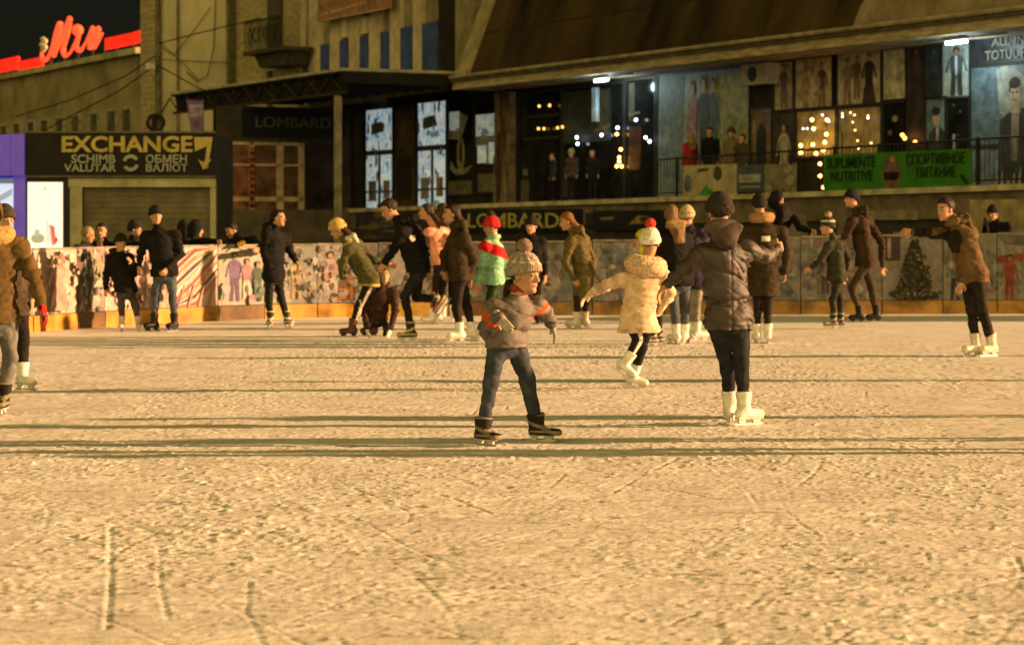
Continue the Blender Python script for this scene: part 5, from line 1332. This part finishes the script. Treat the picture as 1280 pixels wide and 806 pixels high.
# the helping group
def trim_coat(C, x):
    z = C[:, 2]-x['hz']; return ((z < .035) | ((np.abs((C-x['N'])@x['up']+.02) < .016))).astype(int)
person('woman in an olive jacket and pale yellow knit hat stooping over the kneeling child', (450, 421), .98, fwd=197, look=195, pitch=-25,
       J=dict(H=(422, 287), N=(434, 302), P=(462, 350), Sa=(436, 310), Ea=(428, 330), Wa=(428, 347), Sb=(446, 306), Eb=(470, 326), Wb=(484, 330), Ka=(448, 384), Aa=(440, 408), Kb=(462, 386), Ab=(466, 408, .1)),
       jacket=(.075, .075, .035), hem=358, trousers=(.018, .017, .016), skates=(.10, .04, .03), yaw=(195, 200), hat=(.50, .36, .13), hair=(0.032, 0.019, 0.007), hairstyle='long', hood=(.52, .48, .38), jpaint=([(.40, .30, .10)], trim_coat), flare=1.05, puff=.2, tpaint=((.5, .46, .38), stripe_leg))
person('child in dark maroon kneeling on the ice with white gloves down', (473, 421), .78, fwd=272, look=285, pitch=8,
       J=dict(H=(480, 345), N=(476, 360), P=(470, 398, .1), Sa=(459, 366), Sb=(491, 365), Ea=(455, 388), Wa=(459, 411, -.1), Eb=(494, 388), Wb=(488, 411, -.1), Ka=(459, 408, -.12), Aa=(462, 416, .22), Kb=(484, 408, -.12), Ab=(482, 416, .22)),
       jacket=(.045, .022, .018), hem=404, hair=(0.081, 0.051, 0.021), trousers=(.02, .018, .018), skates=BLK, lift='', yaw=(270, 270), fpitch=(-60, -60), gloves=(.6, .56, .5), hood=(.05, .02, .018), puff=.5)
person('man in a black jacket stooping to hold out his hand, one leg bent back', (516, 427), 1.03, fwd=192, look=200, pitch=-30,
       J=dict(H=(486, 262), N=(501, 280), P=(523, 335), Sa=(502, 291), Ea=(492, 312), Wa=(481, 328), Sb=(520, 288), Eb=(531, 315), Wb=(534, 336), Ka=(506, 370), Aa=(514, 408), Kb=(521, 372, .1), Ab=(548, 373, .35)),
       lift='b', fpitch=(0, -55), jacket=(.011, .010, .010), hem=342, trousers=(.020, .019, .02), skates=(.03, .026, .02), sole=(.42, .33, .18), yaw=(190, 200), hair=(0.024, 0.014, 0.009), hood=(.017, .016, .018), puff=.15,
       jpaint=([(.6, .56, .48)], lambda C, x: (np.linalg.norm((C-(x['Sa']+V3(.14, -.1, -.07)))[:, [0, 2]]*V3(1, .8), axis=1) < .035).astype(int)))
person('woman in a salmon pink vest with brown hair behind the stooping man', (545, 405), .97, fwd=150, look=175,
       J=dict(H=(532, 265), N=(542, 281), P=(553, 328), Sa=(535, 291), Sb=(556, 290), Ea=(529, 310), Wa=(531, 330), Eb=(564, 310), Wb=(564, 330), Ka=(544, 355), Aa=(540, 390), Kb=(553, 355), Ab=(548, 390, .15)),
       jacket=(.72, .30, .21), vest=(.05, .04, .04), hem=331, hair=(.04, .025, .014), hairstyle='pony', trousers=(.02, .018, .018), tpaint=((.45, .03, .025), lambda C, x: near_seg(C, x['Ka'], x['Aa'], .12) & (C[:, 0] < (x['Ka'][0]+x['Aa'][0])/2-.015)), skates=WHT, yaw=(200, 190), puff=.4)
person('brown haired woman between the pink vest and the long haired woman', (556, 401), .98, fwd=110, look=100,
       J=dict(H=(553, 264), N=(556, 280), P=(560, 335)), jacket=(.10, .085, .06), hem=345, hair=(0.051, 0.028, 0.012), hairstyle='long', trousers=BLK, skates=WHT, yaw=(90, 80))
person('long haired woman in a dark brown jacket and white skates right of the pink vest', (578, 427), 1.0, fwd=175, look=195,
       J=dict(H=(564, 268), N=(570, 287), P=(576, 345), Sa=(580, 298), Ea=(592, 322, -.05), Wa=(588, 345, -.05), Eb=(556, 318), Wb=(556, 336), Ka=(570, 385), Aa=(575, 409), Kb=(584, 385), Ab=(590, 409, .12)),
       jacket=(.040, .028, .018), hem=352, hair=(0.021, 0.012, 0.004), hairstyle='long', trousers=(.022, .018, .017), skates=WHT, yaw=(205, 195), hood=(.05, .035, .02), puff=.4)
def mint_bands(C, x):
    z = (C-x['N'])@x['up']+.35*((C-x['N'])[:, 0]); mi = np.zeros(len(C), int)
    mi[(z < -.06) & (z > -.20)] = 1; mi[z > -.05] = 2; return mi
person('skater in a mint green jacket with a red band and red hat behind the boy', (612, 424), .94, fwd=195, look=190, pitch=-10,
       J=dict(H=(614, 284), N=(617, 299), P=(616, 348), Sa=(606, 309), Ea=(603, 332, -.1), Wa=(597, 352, -.12), Eb=(634, 330), Wb=(636, 346), Ka=(610, 385), Aa=(612, 409), Kb=(622, 385), Ab=(624, 409)),
       jacket=(.24, .48, .33), hem=356, hat=(.55, .02, .03), pom=(.03, .02, .02), trousers=(.03, .05, .025), skates=WHT, yaw=(200, 190), gloves=(.62, .30, .22), puff=.6, jpaint=([(.55, .02, .02), (.36, .58, .36)], mint_bands), collar=((.4, .58, .36), .6))
person('skater dressed all in black just behind the boy pompom hat', (664, 405), 1.0, fwd=275, look=250,
       J=dict(H=(664, 283), N=(664, 298), P=(664, 345)), jacket=(.011, .010, .010), hem=350, hat=(.015, .015, .015), trousers=BLK, skates=BLK, yaw=(250, 280))
person('stooping skater in a long olive coat with ginger hair, facing left', (727, 411), .98, fwd=190, look=188, pitch=-18,
       J=dict(H=(708, 277), N=(718, 292), P=(731, 342), Sa=(713, 303), Ea=(707, 328), Wa=(718, 348), Sb=(730, 300), Eb=(741, 326), Wb=(738, 350), Ka=(722, 374), Aa=(721, 395), Kb=(732, 374), Ab=(731, 395, .1)),
       jacket=(.105, .085, .035), hem=374, hairstyle='long', hair=(.20, .085, .025), trousers=(.03, .025, .02), skates=(.6, .55, .48), yaw=(190, 185), hood=(.11, .09, .04), puff=.3)
person('child in a neon yellow hood behind the girl in the cream coat', (820, 433), .84, fwd=185, look=190,
       J=dict(H=(803, 301), N=(809, 317), P=(817, 368), Ka=(815, 395), Aa=(817, 417), Kb=(823, 396), Ab=(824, 417)), jacket=(.03, .03, .03), hem=376, hoodup=(.62, .58, .03), trousers=(.02, .02, .02), skates=(.02, .02, .018), sole=(.4, .36, .28), yaw=(200, 190))
person('woman in a dark green jacket and grey jeans with wavy blond hair, back turned', (849, 430), 1.0, fwd=112, look=80,
       J=dict(H=(839, 269), N=(842, 287), P=(848, 350), Sa=(827, 299), Sb=(858, 298), Ea=(826, 325), Wa=(829, 345), Eb=(866, 326), Wb=(862, 348), Ka=(843, 385), Aa=(845, 411), Kb=(856, 385), Ab=(856, 411, .12)),
       jacket=(.011, .010, .010), hem=358, hair=(.15, .085, .032), hairstyle='long', trousers=(.075, .085, .10), skates=WHT, yaw=(120, 60), hood=(.25, .17, .08), puff=.4)
person('skater in a cream hat and dark violet jacket behind the dark green jacket', (866, 426), .98, fwd=85, look=70,
       J=dict(H=(859, 271), N=(862, 288), P=(865, 350), Ka=(866, 385), Aa=(864, 409), Kb=(870, 385), Ab=(871, 409)), jacket=(.03, .025, .05), hem=362, hat=(.42, .34, .2), trousers=(.22, .20, .17), skates=WHT, yaw=(60, 30))
person('woman in a long dark brown coat with a pale back label and fur collar', (953, 429), .98, fwd=92, look=90,
       J=dict(H=(949, 257), N=(953, 276), P=(955, 344), Sa=(932, 290), Sb=(977, 290), Ea=(928, 314), Wa=(931, 338), Eb=(984, 316), Wb=(981, 340), Ka=(947, 382), Aa=(946, 409), Kb=(959, 382), Ab=(960, 409)),
       jacket=(.040, .028, .016), hem=370, flare=1.1, hair=(0.009, 0.006, 0.005), hat=(.02, .015, .014), collar=((.36, .22, .10), 1.15), trousers=(.022, .017, .015), skates=WHT, yaw=(95, 85), puff=.3,
       jpaint=([(.70, .66, .58)], lambda C, x: ((np.abs((C-x['N'])[:, 0]-.03) < .055) & (np.abs((C-x['N'])[:, 2]+.22) < .032) & ((C-x['N'])[:, 1] < 0)).astype(int)))
person('dark hooded spectator leaning over the fence behind the long brown coat', (985, 391), 1.0, fwd=340, look=350, pitch=-20,
       J=dict(H=(972, 250), N=(980, 263), P=(975, 330), Sb=(990, 268), Eb=(1000, 284, -.3), Wb=(1012, 288, -.4)), Y=41.2, jacket=(.011, .010, .010), hem=335, hoodup=(.016, .015, .015), trousers=BLK, shoes=True, puff=.4)
person('child in a striped pompom hat and dark green jacket skating left on the right side', (1043, 411), .88, fwd=195, look=190,
       J=dict(H=(1034, 284), N=(1042, 299), P=(1046, 345), Sa=(1036, 307), Ea=(1026, 326), Wa=(1014, 334), Sb=(1052, 306), Eb=(1060, 325), Wb=(1056, 344), Ka=(1041, 374), Aa=(1042, 397), Kb=(1050, 374), Ab=(1051, 397)),
       jacket=(.035, .037, .025), hem=352, hat=(.03, .028, .025), pom=(.40, .33, .22), hatpaint=([(.55, .48, .36)], lambda q: (np.abs(q[:, 2]-.095) < .016).astype(int)), trousers=(.028, .028, .02), skates=(.02, .02, .018), sole=(.35, .3, .22), yaw=(195, 190), puff=.3)
person('man in dark maroon jacket and black knit hat leaning forward behind the striped hat child', (1084, 403), 1.0, fwd=190, look=195,
       J=dict(H=(1064, 249), N=(1072, 267), P=(1082, 326), Sa=(1064, 278), Ea=(1054, 303), Wa=(1060, 325), Sb=(1084, 276), Eb=(1102, 303), Wb=(1103, 333), Ka=(1064, 360), Aa=(1075, 391), Kb=(1089, 360), Ab=(1096, 391, .1)),
       jacket=(.040, .024, .016), hem=334, hat=(.016, .015, .015), trousers=(.045, .034, .022), skates=BLK, yaw=(190, 195), puff=.3, hood=(.04, .024, .016))
person('man in an open brown parka gliding left with one arm stretched forward', (1222, 446), 1.05, fwd=203, look=222, pitch=-8,
       J=dict(H=(1181, 262), N=(1196, 280), P=(1216, 342), Sa=(1188, 294), Ea=(1164, 291), Wa=(1142, 290), Sb=(1213, 292, .05), Eb=(1214, 325), Wb=(1203, 352, -.1), Ka=(1214, 388), Aa=(1220, 422), Kb=(1228, 388), Ab=(1240, 421, .12)),
       jacket=(.115, .072, .034), hem=354, flare=1.12, hair=(0.024, 0.014, 0.010), trousers=(.022, .018, .016), skates=(.66, .60, .52), yaw=(208, 215), hood=(.12, .076, .036), collar=((.16, .10, .05), .7), puff=.3,
       jpaint=([(.02, .016, .014)], lambda C, x: ((((C-x['N'])@x['f']) > .045) & (((C-x['N'])@x['up']) < -.05) | near_seg(C, x['Ea'], x['Wa'], .12)).astype(int)))
person('spectator in black with a cap holding a phone up behind the fence at the right', (1248, 389), 1.0, fwd=250, look=235, pitch=-8,
       J=dict(H=(1241, 267), N=(1247, 280), P=(1250, 335), Ea=(1232, 296, -.1), Wa=(1232, 280, -.3), Eb=(1264, 300)), Y=41.6, jacket=(.011, .010, .010), hem=340, hat=(.014, .014, .014), trousers=BLK, shoes=True, puff=.3)
ph = MB(); px_ = (1231-640)/FOC*41.25; pz_ = EYE+(HOR-277)*41.25/FOC
ph.box(px_-.035, px_+.035, 41.19, 41.2, pz_-.07, pz_+.07)
tag(ph.build('phone', mat('phone_case', (.02, .02, .02), .3, 0)), 'dark phone held up by the spectator at the right', 'phone')

# people on the terrace
def terr(px, s=.45):
    t = T(px, s); p = A0+D1*t+NI*s; return dict(Y=p[1], z0=tz(t)+.11)
def terrace_person(px, hy, label, **kw):
    q = terr(px); sc = FOC/q['Y']; fy = HOR-(q['z0']-EYE)*sc; hh = (fy-hy)
    J = dict(H=(px, hy), N=(px+1, hy+hh*.105), P=(px+1, hy+hh*.46)); J.update(kw.pop('J', {}))
    person(label, (px, fy), hh/sc/1.62, J=J, hem=hy+hh*.5, shoes=True, trousers=BLK, **q, **kw)
terrace_person(862, 172, 'fair haired person in a red jacket watching from the terrace', jacket=(.30, .025, .02), hair=(.25, .17, .08), hairstyle='long', fwd=120, look=140)
terrace_person(887, 166, 'dark dressed person between two others on the terrace', jacket=(.011, .010, .010), hair=(0.010, 0.008, 0.006), fwd=250)
terrace_person(914, 167, 'person in a khaki jacket and maroon hat on the terrace', jacket=(.16, .12, .06), hat=(.10, .025, .02), fwd=250)
terrace_person(927, 174, 'person in a brown jacket beside the khaki jacket on the terrace', jacket=(.07, .05, .03), hair=(0.019, 0.014, 0.010), fwd=230)
terrace_person(691, 196, 'dark dressed man standing before the leftmost dark shop window', jacket=(.03, .03, .03), hair=(0.014, 0.010, 0.007), fwd=200)
terrace_person(714, 192, 'person in a tan brimmed hat standing before the dark shop window', jacket=(.06, .04, .03), hat=(.32, .25, .12), fwd=250)
terrace_person(740, 192, 'person in black between the tan hat and the column of orange glints', jacket=(.011, .010, .010), hair=(0.014, 0.010, 0.007), fwd=260)

# skaters just outside the frame on the right, whose long shadows cross the ice
for i, (X_, Y_, yw) in enumerate(((4.75, 16.95, 180), (4.9, 16.2, 100), (5.2, 18.95, 160), (6.1, 23.3, 190), (7.3, 27.6, 120), (5.5, 15.95, 90))):
    bp_ = 640+X_/Y_*FOC; by_ = HOR+EYE*FOC/Y_; s_ = FOC/Y_
    person(['skater in a dark blue jacket just outside the frame', 'skater in a grey coat just outside the frame', 'skater in a brown jacket just outside the frame', 'skater in a green jacket just outside the frame', 'skater in a black coat just outside the frame', 'skater in a violet coat just outside the frame'][i], (bp_, by_), 1., fwd=yw,
           J=dict(H=(bp_, by_-1.58*s_), N=(bp_, by_-1.42*s_), P=(bp_, by_-.92*s_)), jacket=[(.03, .04, .08), (.1, .1, .1), (.09, .06, .03), (.03, .06, .03), BLK, (.05, .03, .07)][i], hem=by_-.8*s_, hat=BLK, trousers=(.03, .03, .04), skates=BLK, yaw=(yw, yw))
